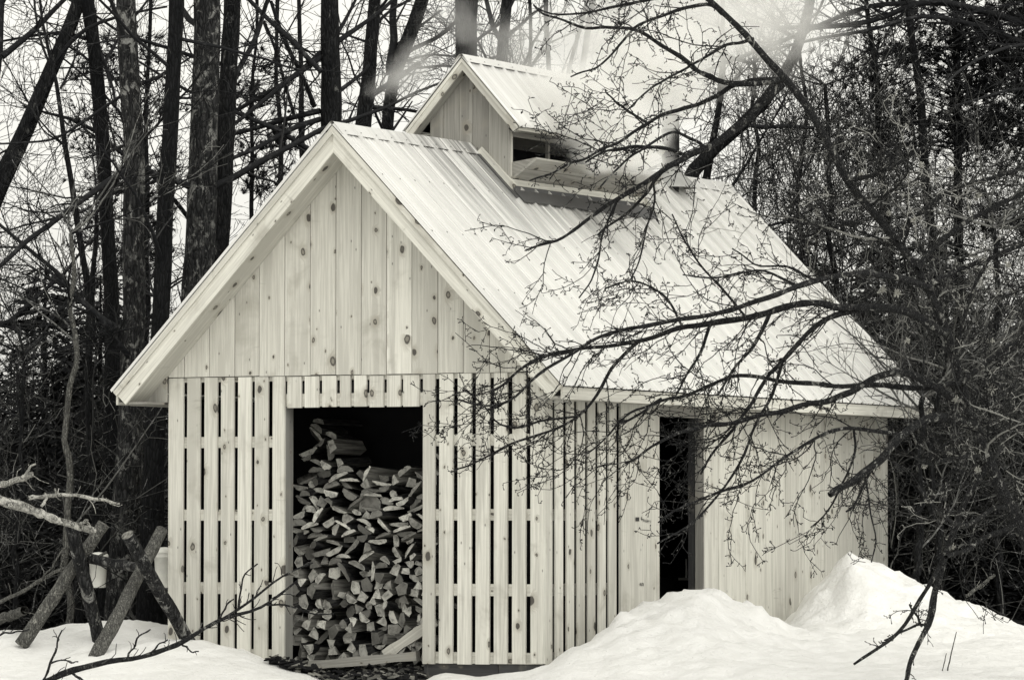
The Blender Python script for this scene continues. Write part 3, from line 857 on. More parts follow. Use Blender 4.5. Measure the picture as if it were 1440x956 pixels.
def log_shape(kind):
    """outline in x-z (m), and which edges are bark"""
    if kind == 'half':
        w = FRNG.uniform(.055, .105); h = w*FRNG.uniform(.62, 1.05); n_ = 9
        pts = [(w*math.cos(math.pi*i/n_), h*math.sin(math.pi*i/n_)) for i in range(n_+1)]
        bark = [True]*n_+[False]
    elif kind == 'slab':
        w = FRNG.uniform(.085, .135); h = FRNG.uniform(.04, .068); n_ = 9
        pts = [(w*math.cos(math.pi*i/n_), h*math.sin(math.pi*i/n_)) for i in range(n_+1)]
        bark = [True]*n_+[False]
    elif kind == 'wedge':
        R_ = FRNG.uniform(.1, .15); a0 = FRNG.uniform(-.1, .2); sp = FRNG.uniform(.9, 1.45); n_ = 5
        pts = [(0, 0)]+[(R_*math.cos(a0+sp*i/n_), R_*math.sin(a0+sp*i/n_)) for i in range(n_+1)]
        bark = [False]+[True]*n_+[False]
    elif kind == 'block':
        n_ = FRNG.choice([4, 5, 5]); a0 = FRNG.uniform(0, 6); R_ = FRNG.uniform(.055, .085)
        an = sorted(a0+(i+FRNG.uniform(-.25, .25))*2*math.pi/n_ for i in range(n_))
        pts = [(R_*math.cos(a)*1.15, R_*math.sin(a)) for a in an]; bark = [FRNG.random() < .4 for _ in an]
    else:
        R_ = FRNG.uniform(.04, .06); pts = [(R_*math.cos(i*.698), R_*math.sin(i*.698)*.9) for i in range(9)]; bark = [True]*9
    pts = [(x*.76, z*.76) for x, z in pts]
    j = .006
    pts = [(x+FRNG.uniform(-j, j), z+FRNG.uniform(-j, j)) for x, z in pts]
    cx = sum(p[0] for p in pts)/len(pts); cz = sum(p[1] for p in pts)/len(pts)
    return [(x-cx, z-cz) for x, z in pts], bark


def log_mesh(pts, bark, L):
    n_ = len(pts); V = []; rings = [(0.0012, .84), (0, .97), (.006, 1), (L*.5, 1), (L-.004, 1), (L, .93)]
    wob = [FRNG.uniform(-.006, .006) for _ in pts]
    for ri, (y, k) in enumerate(rings):
        for i, (x, z) in enumerate(pts):
            V.append((x*k+FRNG.uniform(-.002, .002), y+(wob[i] if ri < 3 else 0), z*k+FRNG.uniform(-.002, .002)))
    F = [tuple(range(n_))]; MI = [0]
    for r in range(5):
        for i in range(n_):
            F.append((r*n_+i, (r+1)*n_+i, (r+1)*n_+(i+1) % n_, r*n_+(i+1) % n_)); MI.append(3 if r == 0 else (1 if bark[i] else 2))
    F.append(tuple(5*n_+i for i in range(n_-1, -1, -1))); MI.append(0)
    return mesh_np('firewood_log', V, F, mat_idx=MI)


PROTO = {}
for kind, cnt in (('half', 7), ('slab', 7), ('wedge', 6), ('block', 8), ('round', 2)):
    PROTO[kind] = []
    for _ in range(cnt):
        pts, bark = log_shape(kind); me = log_mesh(pts, bark, FRNG.uniform(.38, .46))
        for m in (M['log_end'], M['log_bark'], M['log_face'], M['log_rim']): me.materials.append(m)
        PROTO[kind].append((pts, me))
LBL = {'half': 'half-round split log lying in the woodpile behind the slats', 'slab': 'thin crescent split slab lying high in the woodpile',
       'wedge': 'wedge-shaped split log with a pale end in the woodpile', 'block': 'blocky split log end low in the woodpile',
       'round': 'small unsplit round log in the woodpile'}
DX = .007; X0, X1 = -2.78, -1.27
NX = int((X1-X0)/DX); Hm = np.full(NX, -.10)
gx = X0+(np.arange(NX)+.5)*DX


def want(x): return np.interp(x, [-2.9, -2.62, -2.5, -2.38, -2.25, -1.9, -1.6, -1.25], [2.08, 2.06, 1.98, 1.78, 1.62, 1.58, 1.66, 1.70])


nlog = 0; fails = 0
LY0 = .47
while nlog < 299 and fails < 400:
    cand = None
    gap = want(gx)-Hm
    for _ in range(5):
        x = FRNG.uniform(X0+.1, X1-.1)
        i = int((x-X0)/DX)
        hh = Hm[max(0, i-10):i+10].mean()
        if hh > want(x)-.05: continue
        if cand is None or hh < cand[1]: cand = (x, hh)
    if cand is None: fails += 1; continue
    x, hh = cand
    lowf = hh < .72+.1*math.sin(x*7)
    kind = FRNG.choices(['block', 'wedge', 'half', 'round', 'slab'], [5, 4, 1, .5, .3] if lowf else [.3, .7, 3.2, .1, 7])[0]
    pts, me = FRNG.choice(PROTO[kind])
    if lowf or kind in ('block', 'round'): ang = FRNG.uniform(0, 6.28)
    else: ang = FRNG.choice([0, math.pi, 0, math.pi])+FRNG.gauss(0, .42)+(FRNG.random() < .12)*FRNG.uniform(.6, 1.5)
    ca, sa = math.cos(ang), math.sin(ang)
    P = np.array([(px*ca-pz*sa, px*sa+pz*ca) for px, pz in pts])
    lo = np.full(NX, np.inf); hi = np.full(NX, -np.inf)
    q = np.vstack([P, P[:1]]); q[:, 0] += x
    for (ax, az), (bx, bz) in zip(q[:-1], q[1:]):
        i0, i1 = int((min(ax, bx)-X0)/DX), int((max(ax, bx)-X0)/DX)
        for i in range(max(0, i0), min(NX-1, i1)+1):
            t = 0 if abs(bx-ax) < 1e-6 else min(1, max(0, (gx[i]-ax)/(bx-ax)))
            z = az+(bz-az)*t; lo[i] = min(lo[i], z); hi[i] = max(hi[i], z)
    ok = np.isfinite(lo)
    if not ok.any(): continue
    z = np.sort(Hm[ok]-lo[ok])[int(ok.sum()*.90)-1 if ok.sum() > 8 else -1]
    Hm[ok] = np.maximum(Hm[ok], z+hi[ok])
    o = bpy.data.objects.new('firewood_log', me); COL.objects.link(o)
    yj = LY0+FRNG.uniform(-.06, .06)+max(0, z-.8)*.10+max(0, z-1.4)*.35
    o.location = (x, yj, z); o.rotation_euler = (FRNG.gauss(0, .10), -ang, FRNG.gauss(0, .20))
    tag(o, LBL[kind], 'firewood log', 'split firewood stacked in the doorway'); nlog += 1
# the big pale round standing proud
pts = [(-.10, -.09), (.115, -.085), (.12, .02), (.05, .10), (-.02, .12), (-.085, .085)]
me = log_mesh(pts, [False, True, True, True, True, False], .3)
for m in (M['log_end'], M['log_bark'], M['log_face'], M['log_rim']): me.materials.append(m)
p = at(521, 708, 41.0); o = bpy.data.objects.new('firewood_log', me); COL.objects.link(o); o.location = (p[0], p[1]-.03, p[2])
tag(o, 'largest pale squared log end standing out near the top of the woodpile', 'firewood log', 'split firewood stacked in the doorway')
# planks at the foot of the pile


def plank(name, A, B, w, t, mat, label, up=Z_):
    A = np.asarray(A, float); B = np.asarray(B, float); d = (B-A)/np.linalg.norm(B-A)
    side = np.cross(d, up); side /= np.linalg.norm(side); n_ = np.cross(side, d)
    bb = Boards()
    m = 6; ring = []
    for i in range(m+1):
        c = A+(B-A)*i/m; ww = w*(1+.12*math.sin(i*2.2)); ring.append((c-n_*ww/2, c+n_*ww/2))
    pts = [r[0] for r in ring]+[r[1] for r in ring[::-1]]
    bb.prism(pts, [p_-side*t for p_ in pts], n_, d)
    o = bb.build(name, mat, None); tag(o, label, 'plank'); return o


plank('wood_plank', at(540, 921, 40.45), at(612, 872, 40.25), .09, .03, M['pine'], 'pale split plank leaning up against the right side of the woodpile opening')
plank('wood_plank', at(404, 938, 40.55), at(585, 922, 40.15), .075, .1, M['pine_grey'], 'long grey plank lying on the ground across the front of the woodpile')
# chips and bark on the ground before the opening
g = np.random.default_rng(3); V = []; F = []; TN = []
for i in range(2600):
    x = g.uniform(-2.40, -1.14); y = g.uniform(-.5, .42); s_, t_ = st((x, y, 0))
    if y < -.15 and g.random() < min(1, (-y)*1.5): continue
    z = max(float(snow_h(s_, t_)), -.16)+.0+g.uniform(0, .05) if y < .05 else -.12+g.uniform(0, .06)
    L_, w_ = g.uniform(.015, .07), g.uniform(.008, .03)
    a = g.uniform(0, 6.28); e1 = np.array([math.cos(a), math.sin(a), g.normal(0, .3)])*L_; e2 = np.array([-math.sin(a), math.cos(a), g.normal(0, .3)])*w_
    e3 = np.array([0, 0, .008+g.random()*.01]); c = np.array([x, y, z]); b0 = len(V)
    for q in (-e1-e2, e1-e2, e1+e2, -e1+e2): V.append(c+q)
    for q in (-e1-e2, e1-e2, e1+e2, -e1+e2): V.append(c+q*.9+e3)
    F += [(b0+3, b0+2, b0+1, b0), (b0+4, b0+5, b0+6, b0+7)]+[(b0+j, b0+(j+1) % 4, b0+4+(j+1) % 4, b0+4+j) for j in range(4)]
    tn = g.random()**2.2; TN += [tn]*8
tag(link('bark_chips', mesh_np('bark_chips', V, F, tone=TN), M['chips']), 'dark bark and wood chips scattered on the ground before the woodpile', 'bark chips', kind='stuff')

# ---------------------------------------------------------------- sawbuck, buckets


def ground_hit(px, py, d0=37.0, d1=48.0):
    D = d0
    while D < d1:
        p = at(px, py, D)
        if p[2] < ground_z(p)+.01: return D
        D += .02
    return 41.0


def wig(P, amp, n_, seed):
    """resample a polyline to n points with a smooth wobble"""
    P = np.asarray(P, float); seg = np.r_[0, np.cumsum(np.linalg.norm(np.diff(P, axis=0), axis=1))]
    u = np.linspace(0, seg[-1], n_)
    # Catmull-like smoothing through dense linear + box filter
    Q = np.stack([np.interp(u, seg, P[:, i]) for i in range(3)], 1)
    for _ in range(2): Q[1:-1] = .25*Q[:-2]+.5*Q[1:-1]+.25*Q[2:]
    rg = np.random.default_rng(seed); w = rg.normal(0, amp, (n_, 3)); w[0] = 0; w[-1] *= .3
    for _ in range(2): w[1:-1] = .25*w[:-2]+.5*w[1:-1]+.25*w[2:]
    return Q+w


def pole(name, A, B, r0, r1, mat, parent, seed, k=12, amp=.006):
    P = wig([A, B], amp, 14, seed); R = np.linspace(r0, r1, 14)
    V, F = sweep(P, R, k, .05, seed); V = V.tolist(); F = [tuple(f) for f in F]
    F.append(tuple(range(k-1, -1, -1))); F.append(tuple(len(V)-k+i for i in range(k)))
    me = mesh_np(name, V, F, tone=np.full(len(V), .5), mat_idx=[0]*(len(F)-2)+[1, 1]); me.polygons.foreach_set('use_smooth', [True]*(len(F)-2)+[False]*2)
    return link(name, me, [mat, M['log_face']], parent)


pxm = lambda w, D: w*D/FPX
fa, fb, fc, fd = ((36, 897), (139, 897), (138, 918), (264, 898))
Da, Db, Dc, Dd = (ground_hit(*q) for q in (fa, fb, fc, fd))
Da = min(Da, 41.4); Dd = min(Dd, 41.0)
sb = empty('sawbuck', tuple(at(150, 900, (Dc+Dd)/2))); tag(sb, 'rough log sawbuck of two crossed pole pairs standing in the snow left of the shed', 'sawbuck')
pole('leg', at(fa[0]-6, fa[1]+10, Da), at(146, 736, Db-.1), pxm(10.3, 41), pxm(8.5, 41), M['bark_pole'], sb, 1)
pole('leg', at(fb[0]+2, fb[1]+8, Db), at(100, 738, Da-.25), pxm(9.5, 41), pxm(9.5, 41), M['bark_grey'], sb, 2)
pole('leg', at(fc[0]-5, fc[1]+8, Dc), at(229, 744, Dd-.05), pxm(10.3, 40.5), pxm(8.5, 41), M['bark_pole'], sb, 3)
pole('leg', at(fd[0]+4, fd[1]+8, Dd), at(179, 752, Dc-.1), pxm(10, 41), pxm(9, 41), M['bark_grey'], sb, 4)
pole('rail', at(116, 783, (Da+Db)/2+.02), at(208, 800, (Dc+Dd)/2+.02), pxm(7.5, 41), pxm(7, 41), M['bark_grey'], sb, 5)


def bucket(c, r, h, label):
    o = empty('sap_bucket', (c[0], c[1], c[2])); tag(o, label, 'sap bucket', 'white sap buckets hung on the maples')
    lathe('pail', [(r*.02, c[2]), (r*.78, c[2]), (r*.8, c[2]+.008), (r*.95, c[2]+h*.82), (r*.97, c[2]+h*.82), (r*.97, c[2]+h*.86), (r*.95, c[2]+h*.86), (r*.99, c[2]+h)], c, 28, M['bucket'], o)
    lathe('lid', [(r*1.06, c[2]+h-.02), (r*1.06, c[2]+h+.004), (r*.98, c[2]+h+.016), (r*.4, c[2]+h+.03), (0.002, c[2]+h+.034)], c, 28, M['bucket'], o)
    return o


B1, B2 = 43.6, 43.1
c = at(138, 826, B1); bucket((c[0], c[1], c[2]), pxm(13.5, B1), pxm(45, B1), 'white sap bucket hanging on a trunk behind the crossed poles of the sawbuck')
c = at(231, 826, B2); bucket((c[0], c[1], c[2]), pxm(15, B2), pxm(52, B2), 'white lidded sap bucket half hidden by the left corner of the shed')

# ---------------------------------------------------------------- branches
RG = random.Random(77)


def unit(v): return v/(math.sqrt(v[0]*v[0]+v[1]*v[1]+v[2]*v[2])+1e-9)


def turn(d, ang, az):
    a = np.cross(d, (0, 0, 1.) if abs(d[2]) < .9 else (1., 0, 0)); a = unit(a); b = np.cross(d, a)
    return unit(d*math.cos(ang)+(a*math.cos(az)+b*math.sin(az))*math.sin(ang))


def limb(T, rg, p, d, L, r, lvl, sp):
    """one branch and its twigs. sp: dict(n, k, wander, up, kids, ratio, ang, rmin, tone) per level"""
    n_ = sp['n'][lvl]; P = np.empty((n_, 3)); R = np.empty(n_); P[0] = p; st_ = L/(n_-1); w = sp['wander'][lvl]; up = sp['up'][lvl]
    dirs = [d]
    for i in range(1, n_):
        d = unit(d+np.array((rg.gauss(0, w), rg.gauss(0, w), rg.gauss(0, w)+up)))
        P[i] = P[i-1]+d*st_; dirs.append(d)
    rt = max(sp['rmin']*.8, r*.25)
    R[:] = np.linspace(r, rt, n_)
    T.add(P, R, sp['k'][lvl], min(1, max(0, sp['tone']+rg.gauss(0, .3))))
    if lvl+1 >= len(sp['n']): return
    nk = sp['kids'][lvl]; nk = int(nk*L/sp['ref'][lvl]+rg.random())
    for i in range(nk):
        t = rg.uniform(.15, 1.0); f = t*(n_-1); j = min(n_-2, int(f)); q = P[j]+(P[j+1]-P[j])*(f-j)
        nd = turn(dirs[j+1], rg.gauss(sp['ang'], .2), rg.uniform(0, 6.283))
        ll = L*sp['ratio'][lvl]*(1.15-.7*t)*rg.uniform(.6, 1.25)
        limb(T, rg, q, nd, ll, max(sp['rmin'], (r+(rt-r)*t)*.55), lvl+1, sp)


MAPLE = dict(n=[9, 6, 5], k=[5, 3, 3], wander=[.13, .16, .2], up=[.035, .03, .02], kids=[12, 7], ref=[2.6, 1.1], ratio=[.42, .5], ang=.75, rmin=.0036, tone=.4)
SAPL = dict(n=[8, 6, 4], k=[4, 3, 3], wander=[.09, .14, .2], up=[.03, .04, .02], kids=[8, 4], ref=[1.6, .8], ratio=[.5, .5], ang=.6, rmin=.0034, tone=.45)


def tree(name, label, path, widths, D, bark, cat='tree', limbs=(), auto=10, zr=(1.6, 8.5), seed=0, spec=MAPLE, Ltop=2.6, k=14, ext=True, group=None, twig='twig_dark', lean_keep=.5):
    """path: photo pixels from the ground up; widths in px at each; limbs: traced [(pixels), w0, w1, dD]"""
    rg = random.Random(seed*13+5)
    P = [at(x, y, D) for x, y in path]; R = [w*D/FPX/2 for w in widths]
    base = P[0].copy()
    gz = ground_z(base)-.12
    if base[2] > gz: P.insert(0, np.array([base[0], base[1], gz])); R.insert(0, R[0]*1.25)
    if ext:                                           # the trunk goes on above the frame
        d = unit(P[-1]-P[-2]); d = unit(d*(1-lean_keep)+np.array([0, 0, lean_keep])); h = 5.5
        for i in range(1, 5): P.append(P[-1]+d*h/4); R.append(max(.03, R[-1]*.86))
    P = np.array(P); seg = np.r_[0, np.cumsum(np.linalg.norm(np.diff(P, axis=0), axis=1))]
    n_ = 40; Q = wig(P, .012 if max(widths) > 16 else .045, n_, seed); Rr = np.interp(np.linspace(0, seg[-1], n_), seg, R)
    o = empty(name, (float(Q[0][0]), float(Q[0][1]), ground_z(Q[0]))); tag(o, label, cat, group)
    V, F = sweep(Q, Rr, k, .045, seed)
    link('trunk', mesh_np('trunk', V, F, tone=np.full(len(V), .45), smooth=True), M[bark], o)
    T = Tubes()
    for (pp, w0, w1, dD) in limbs:
        L_ = np.array([at(x, y, D+dD*i/max(1, len(pp)-1)) for i, (x, y) in enumerate(pp)])
        m = max(8, 2*len(pp)); q = wig(L_, .015, m, seed+len(pp)); rr = np.linspace(w0, w1, m)*D/FPX/2
        T.add(q, rr, 6, .4)
        ln = float(np.linalg.norm(np.diff(q, axis=0), axis=1).sum())
        for i in range(int(ln*5.5)):
            t = rg.uniform(.12, 1); j = min(m-2, int(t*(m-1))); dd = unit(q[j+1]-q[j])
            limb(T, rg, q[j], turn(dd, rg.gauss(.75, .25), rg.uniform(0, 6.28)), rg.uniform(.35, 1.1), max(.004, rr[j]*.4), 1, spec)
    zs = Q[:, 2]
    for i in range(auto):
        z = rg.uniform(*zr) if rg.random() < .8 else rg.uniform(zr[1], 11)
        j = int(np.argmin(abs(zs-z))); az = rg.uniform(0, 6.283); el = rg.gauss(.45, .25)
        d = np.array([math.cos(az)*math.cos(el), math.sin(az)*math.cos(el), math.sin(el)])
        limb(T, rg, Q[j], d, Ltop*rg.uniform(.5, 1.15), max(.012, min(.04, Rr[j]*.28)), 0, spec)
    if T.n: T.build('crown', M[twig], o)
    return o


T_ = tree
T_('maple_tree', 'dark leaning maple trunk at the far left edge curving up to the right', [(-75, 900), (-60, 600), (-35, 330), (0, 245), (25, 215), (50, 150), (75, 90), (105, 30), (120, -20)], [36, 34, 32, 30, 26, 23, 21, 19, 18], 46, 'bark_mid',
   limbs=[([(0, 250), (-20, 180), (-5, 110), (3, 40), (5, -20)], 10, 8, .3), ([(3, 80), (40, 50), (75, 15), (100, -10)], 10, 6, .5), ([(60, 120), (95, 55), (125, 35), (170, 22), (235, 10)], 8, 3, -.6), ([(72, 95), (50, 40), (48, -10)], 4, 3, .4)], auto=9, seed=1)
T_('maple_tree', 'straight wet-black maple trunk, leftmost of the tall upright trunks', [(150, 880), (156, 720), (160, 500), (152, 320), (143, 160), (131, 60), (119, -20)], [30, 25, 22, 20, 20, 19, 19], 46, 'bark_black',
   limbs=[([(135, 90), (160, 80), (120, 55), (80, 42), (20, 56), (-20, 62)][2:], 6, 3, .5), ([(143, 95), (158, 68), (166, 55), (190, 25), (215, -10)], 5, 3, .5), ([(141, 75), (150, 100), (158, 125), (162, 150)], 5, 4, -.3), ([(124, 85), (100, 68), (80, 55), (55, 45)], 4, 2, .3)], auto=8, seed=2)
T_('maple_tree', 'grey lichen-mottled maple trunk between two black trunks with a bucket at its foot', [(172, 880), (174, 760), (182, 620), (190, 440), (190, 240), (184, 120), (177, -20)], [50, 42, 37, 32, 30, 28, 27], 44.5, 'bark_grey',
   limbs=[([(205, 115), (190, 125), (156, 143), (133, 158), (100, 185), (83, 196), (40, 200), (-10, 203)], 5, 3, .5), ([(190, 232), (165, 245), (135, 268), (110, 285), (85, 305), (50, 328), (22, 352), (-6, 378), (-40, 400)], 10, 6, -.8), ([(85, 305), (70, 308), (40, 315), (-10, 330)], 4, 2, .2), ([(190, 120), (220, 110), (252, 88)], 6, 5, .2)], auto=6, seed=3)
T_('maple_tree', 'blackest slim maple trunk leaning slightly, just left of the broad lichen trunk', [(213, 876), (213, 720), (222, 520), (231, 330), (239, 180), (244, 80), (248, -20)], [44, 32, 26, 24, 22, 21, 21], 44, 'bark_black', auto=5, seed=4)
T_('maple_tree', 'broadest maple trunk, grey and crusted with pale lichen', [(268, 880), (272, 600), (280, 400), (287, 240), (289, 100), (290, -20)], [56, 49, 45, 41, 38, 37], 47, 'bark_grey', auto=5, seed=5)
T_('maple_tree', 'rough trunk joined to the right side of the broad lichen trunk', [(296, 880), (298, 600), (304, 400), (315, 250), (321, 120), (328, -20)], [40, 34, 29, 26, 25, 24], 47.6, 'bark_mid',
   limbs=[([(324, 118), (340, 92), (355, 62), (368, 30), (382, -10)], 8, 6, .3), ([(327, 110), (331, 80), (329, 40), (331, -10)], 5, 4, .2)], auto=5, seed=6)
T_('maple_tree', 'tall dark maple trunk with limbs drooping left, rising behind the left roof slope', [(470, 880), (468, 400), (467, 180), (465, 100), (463, 40), (463, -20)], [38, 34, 31, 28, 25, 24], 49, 'bark_mid',
   limbs=[([(452, 74), (420, 103), (395, 122), (365, 138), (330, 156)], 9, 6, .4), ([(452, 80), (420, 102), (385, 130), (350, 160), (325, 178)], 9, 5, -.4), ([(450, 156), (410, 166), (370, 176), (330, 188)], 9, 6, .3), ([(450, 168), (415, 178), (370, 203), (328, 222)], 9, 6, -.5),
          ([(341, -10), (370, 20), (392, 42), (420, 68), (452, 100)], 6, 8, -.3), ([(381, 2), (400, 60), (420, 96), (443, 150)], 5, 7, .5), ([(371, 30), (395, 90), (415, 165)], 4, 5, .3), ([(473, 60), (500, 42), (530, 20), (560, -8)], 8, 5, .3), ([(474, 48), (490, 20), (505, -10)], 6, 4, .3), ([(475, 130), (500, 110), (520, 92)], 7, 4, .2)], auto=7, seed=7)
T_('maple_tree', 'slightly leaning dark trunk directly left of the smoke-veiled forked tree', [(500, 880), (503, 400), (508, 180), (516, 110), (522, 60), (529, -20)], [34, 28, 24, 20, 18, 17], 51, 'bark_mid',
   limbs=[([(520, 60), (505, 55), (488, 50), (475, 48)], 4, 3, .2), ([(511, 140), (535, 125), (555, 115), (590, 88)], 9, 7, .6), ([(524, 40), (540, 20), (565, 6), (590, -8)], 5, 3, .5)], auto=7, seed=8)
T_('maple_tree', 'grey forked tree leaning right, blurred by drifting steam left of the cupola', [(540, 880), (541, 400), (544, 170), (550, 110), (560, 80), (575, 50), (590, 20), (602, -20)], [26, 22, 16, 17, 20, 20, 19, 18], 53, 'bark_mid',
   limbs=[([(549, 105), (552, 70), (554, 40), (553, 15), (556, -10)], 13, 9, .2), ([(566, 78), (600, 62), (640, 35), (665, 8), (680, -10)], 7, 5, .6), ([(560, 90), (600, 75), (625, 78), (650, 82)], 4, 3, .5), ([(575, 50), (590, 38), (620, 15)], 5, 3, .4)], auto=7, seed=9)
T_('maple_tree', 'straight grey trunk rising directly behind the cupola peak', [(656, 880), (656, 400), (656, 160), (656, 80), (656, 20), (656, -20)], [40, 36, 31, 31, 31, 31], 52, 'bark_mid',
   limbs=[([(645, 96), (620, 92), (590, 95), (560, 104)], 5, 3, .4), ([(668, 60), (690, 45), (715, 20), (730, -10)], 5, 3, .4)], auto=6, seed=10)
T_('maple_tree', 'forked mottled tree just right of the trunk behind the cupola', [(700, 880), (700, 400), (701, 150), (704, 80), (709, 40), (716, -20)], [20, 18, 15, 16, 15, 14], 55, 'bark_mid',
   limbs=[([(706, 60), (690, 35), (683, 5), (680, -15)], 8, 6, .3), ([(706, 60), (725, 40), (745, 22), (770, 5)], 6, 3, .5), ([(702, 80), (675, 90), (650, 98)], 5, 3, .4)], auto=8, seed=11)
for i, (x0, x1, w, D) in enumerate(((772, 770, 7, 60), (815, 838, 9, 58), (800, 828, 6, 62), (742, 748, 5, 59))):
    T_('slim_tree', ['thin straight tree veiled by steam above the cupola roof', 'leaning slim tree faint in the steam, the thickest there', 'thin leaning tree faint behind the steam, next to a thicker one', 'thinnest sapling between the forked tree and the steam'][i],
       [(x0-8, 880), (x0-6, 400), (x0, 120), ((x0+x1)/2, 60), (x1, -20)], [w*1.6, w*1.3, w, w, w], D, 'bark_mid', auto=12, seed=20+i, zr=(3.5, 9), spec=SAPL, Ltop=2.4, k=7)
T_('leaning_tree', 'thick dark tree leaning right over the shed ridge into the smoke', [(925, 880), (935, 400), (950, 258), (975, 224), (1010, 203), (1045, 178), (1075, 145), (1103, 112), (1122, 80), (1134, 40), (1146, -20)], [24, 23, 21, 19, 18, 18, 17, 16, 15, 14, 13], 49, 'bark_mid',
   limbs=[([(1050, 176), (1085, 178), (1115, 176), (1145, 180)], 7, 5, .3)], auto=8, seed=12, zr=(3, 7))
T_('slim_tree', 'slim dark upright tree just behind the back end of the roof ridge', [(984, 880), (986, 400), (988, 255), (993, 212), (1004, 178), (1012, 130), (1014, 60), (1020, -20)], [14, 12, 11, 11, 9, 8, 6, 5], 49.5, 'bark_mid', auto=10, seed=13, zr=(3, 7), spec=SAPL)
T_('maple_tree', 'maple beyond the right edge whose long limbs sweep left above the shed', [(1590, 900), (1580, 500), (1560, 200), (1530, 60), (1510, -20)], [50, 44, 38, 34, 32], 49, 'bark_mid',
   limbs=[([(1530, 60), (1440, 30), (1330, 2), (1246, 6), (1205, 12), (1178, 24), (1155, 33), (1120, 48), (1084, 67), (1042, 82), (1000, 98), (955, 118)], 10, 5, .6),
          ([(1545, 90), (1430, 25), (1300, -2), (1271, 12), (1233, 27), (1201, 37), (1167, 40), (1142, 39), (1084, 39)], 11, 7, .3),
          ([(1545, 110), (1400, 40), (1290, 20), (1240, 38), (1188, 49), (1159, 52), (1142, 57), (1115, 63), (1070, 74)], 9, 4, -.3),
          ([(1550, 70), (1440, 60), (1390, 75), (1345, 95), (1330, 120)], 6, 3, -2.5), ([(1556, 150), (1440, 120), (1390, 135), (1340, 150)], 7, 3, -2)], auto=6, seed=14, zr=(5, 9))
# slender wavy sapling at the left and others
T_('sapling', 'wavy thin sapling standing among the bare branches at the far left', [(130, 890), (128, 640), (124, 470), (120, 380), (112, 320), (108, 283), (95, 265), (88, 235), (83, 195), (85, 130), (76, 98), (68, 70), (58, 40), (50, -20)], [12, 11, 10, 9, 9, 9, 8, 8, 7, 6, 5, 5, 4, 4], 45, 'bark_mid',
   limbs=[([(85, 125), (98, 100), (108, 80), (110, 55)], 4, 2, .2), ([(84, 165), (92, 178), (103, 176)], 3, 2, .1)], auto=8, seed=15, zr=(1.5, 6), spec=SAPL, k=7, Ltop=1.6)
sl_ = ['pale-spotted thin sapling with light bark near the sawbuck', 'thin crooked sapling left of the sawbuck', 'dark thin sapling between the left trunks', 'slight sapling seen against the sky right of the broad trunk', 'thin double-bent sapling above the left roof slope', 'thin sapling standing behind the shed eave at left']
for i, (path, w, D) in enumerate((([(96, 890), (95, 700), (98, 640), (95, 560), (103, 470), (97, 400), (98, 330)], 8, 43.6), ([(24, 890), (26, 760), (30, 640), (31, 580), (36, 500)], 6, 44), ([(110, 890), (118, 640), (126, 540), (132, 420), (134, 300)], 9, 47),
                               ([(395, 890), (394, 500), (393, 260), (396, 190), (388, 120), (390, 60)], 7, 54), ([(420, 890), (424, 400), (428, 230), (420, 165), (424, 110), (420, -10)], 8, 56), ([(225, 890), (222, 700), (224, 560), (216, 420)], 7, 48))):
    T_('sapling', sl_[i], path, np.linspace(w*1.4, w*.7, len(path)), D, 'bark_pole' if i == 0 else 'bark_mid', auto=10, seed=30+i, zr=(1, 6), spec=SAPL, k=6, Ltop=1.7, ext=(i in (3, 4)), twig='twig_grey' if i == 0 else 'twig_dark')

# right-hand saplings and trunks seen through the thicket
rl = ['dark crooked trunk rising through the thicket into the pine at the upper right', 'bare grey stem standing at the back corner of the shed', 'dark stem leaning in the thicket above the right snow bank', 'slim stem in the thicket near the right edge', 'slim stem deep in the thicket behind the roof edge', 'upright bare stem above the back end of the roof', 'thin crooked stem right of the roof ridge']
for i, (path, w, D) in enumerate((([(1335, 890), (1320, 500), (1305, 220), (1290, 130), (1282, 80), (1277, 20), (1272, -20)], 11, 50), ([(1290, 900), (1292, 760), (1296, 690), (1292, 640), (1298, 560)], 9, 44.6), ([(1320, 900), (1322, 780), (1306, 700), (1318, 600), (1330, 520)], 8, 45),
                               ([(1405, 900), (1404, 740), (1395, 640), (1402, 500), (1398, 320)], 9, 46), ([(1200, 890), (1190, 500), (1165, 330), (1168, 210), (1160, 120)], 7, 50), ([(1075, 890), (1070, 500), (1060, 300), (1066, 180), (1062, 90)], 6, 51), ([(1150, 890), (1140, 500), (1120, 300), (1130, 190), (1124, 60)], 6, 52))):
    T_('sapling', rl[i], path, np.linspace(w*1.4, w*.8, len(path)), D, 'bark_mid', auto=16, seed=50+i, zr=(.8, 6.5), spec=SAPL, k=6, Ltop=1.9, ext=(i == 0), twig='twig_grey' if i in (1, 2, 3) else 'twig_dark')

# ---------------------------------------------------------------- the apple tree in front of the shed on the right
AD = 37.2
ap = empty('apple_tree', tuple(at(1478, 905, AD))); tag(ap, 'old lichen-spotted apple tree whose bare gnarled limbs reach across the roof from the right', 'tree')
ap.location.z = ground_z(np.array(ap.location))
tp = [(1482, 915), (1468, 830), (1450, 765), (1420, 712), (1390, 648), (1373, 600), (1352, 540), (1332, 470), (1305, 400), (1262, 340), (1228, 300), (1190, 254), (1165, 204), (1135, 148), (1106, 112), (1080, 84), (1050, 50), (1016, 20), (985, -10)]
tw = [30, 26, 23, 20, 17, 15, 14, 13, 12, 11, 11, 11, 11, 11, 11, 10, 9, 8, 7]
tD = [AD, AD, AD, AD, AD, AD, AD+.05, AD+.1, AD+.1, AD+.1, AD+.1, AD, AD-.1, AD-.2, AD-.3, AD-.4, AD-.5, AD-.6, AD-.7]
P = np.array([at(x, y, d) for (x, y), d in zip(tp, tD)]); Q = wig(P, .008, 60, 3)
seg = np.r_[0, np.cumsum(np.linalg.norm(np.diff(P, axis=0), axis=1))]
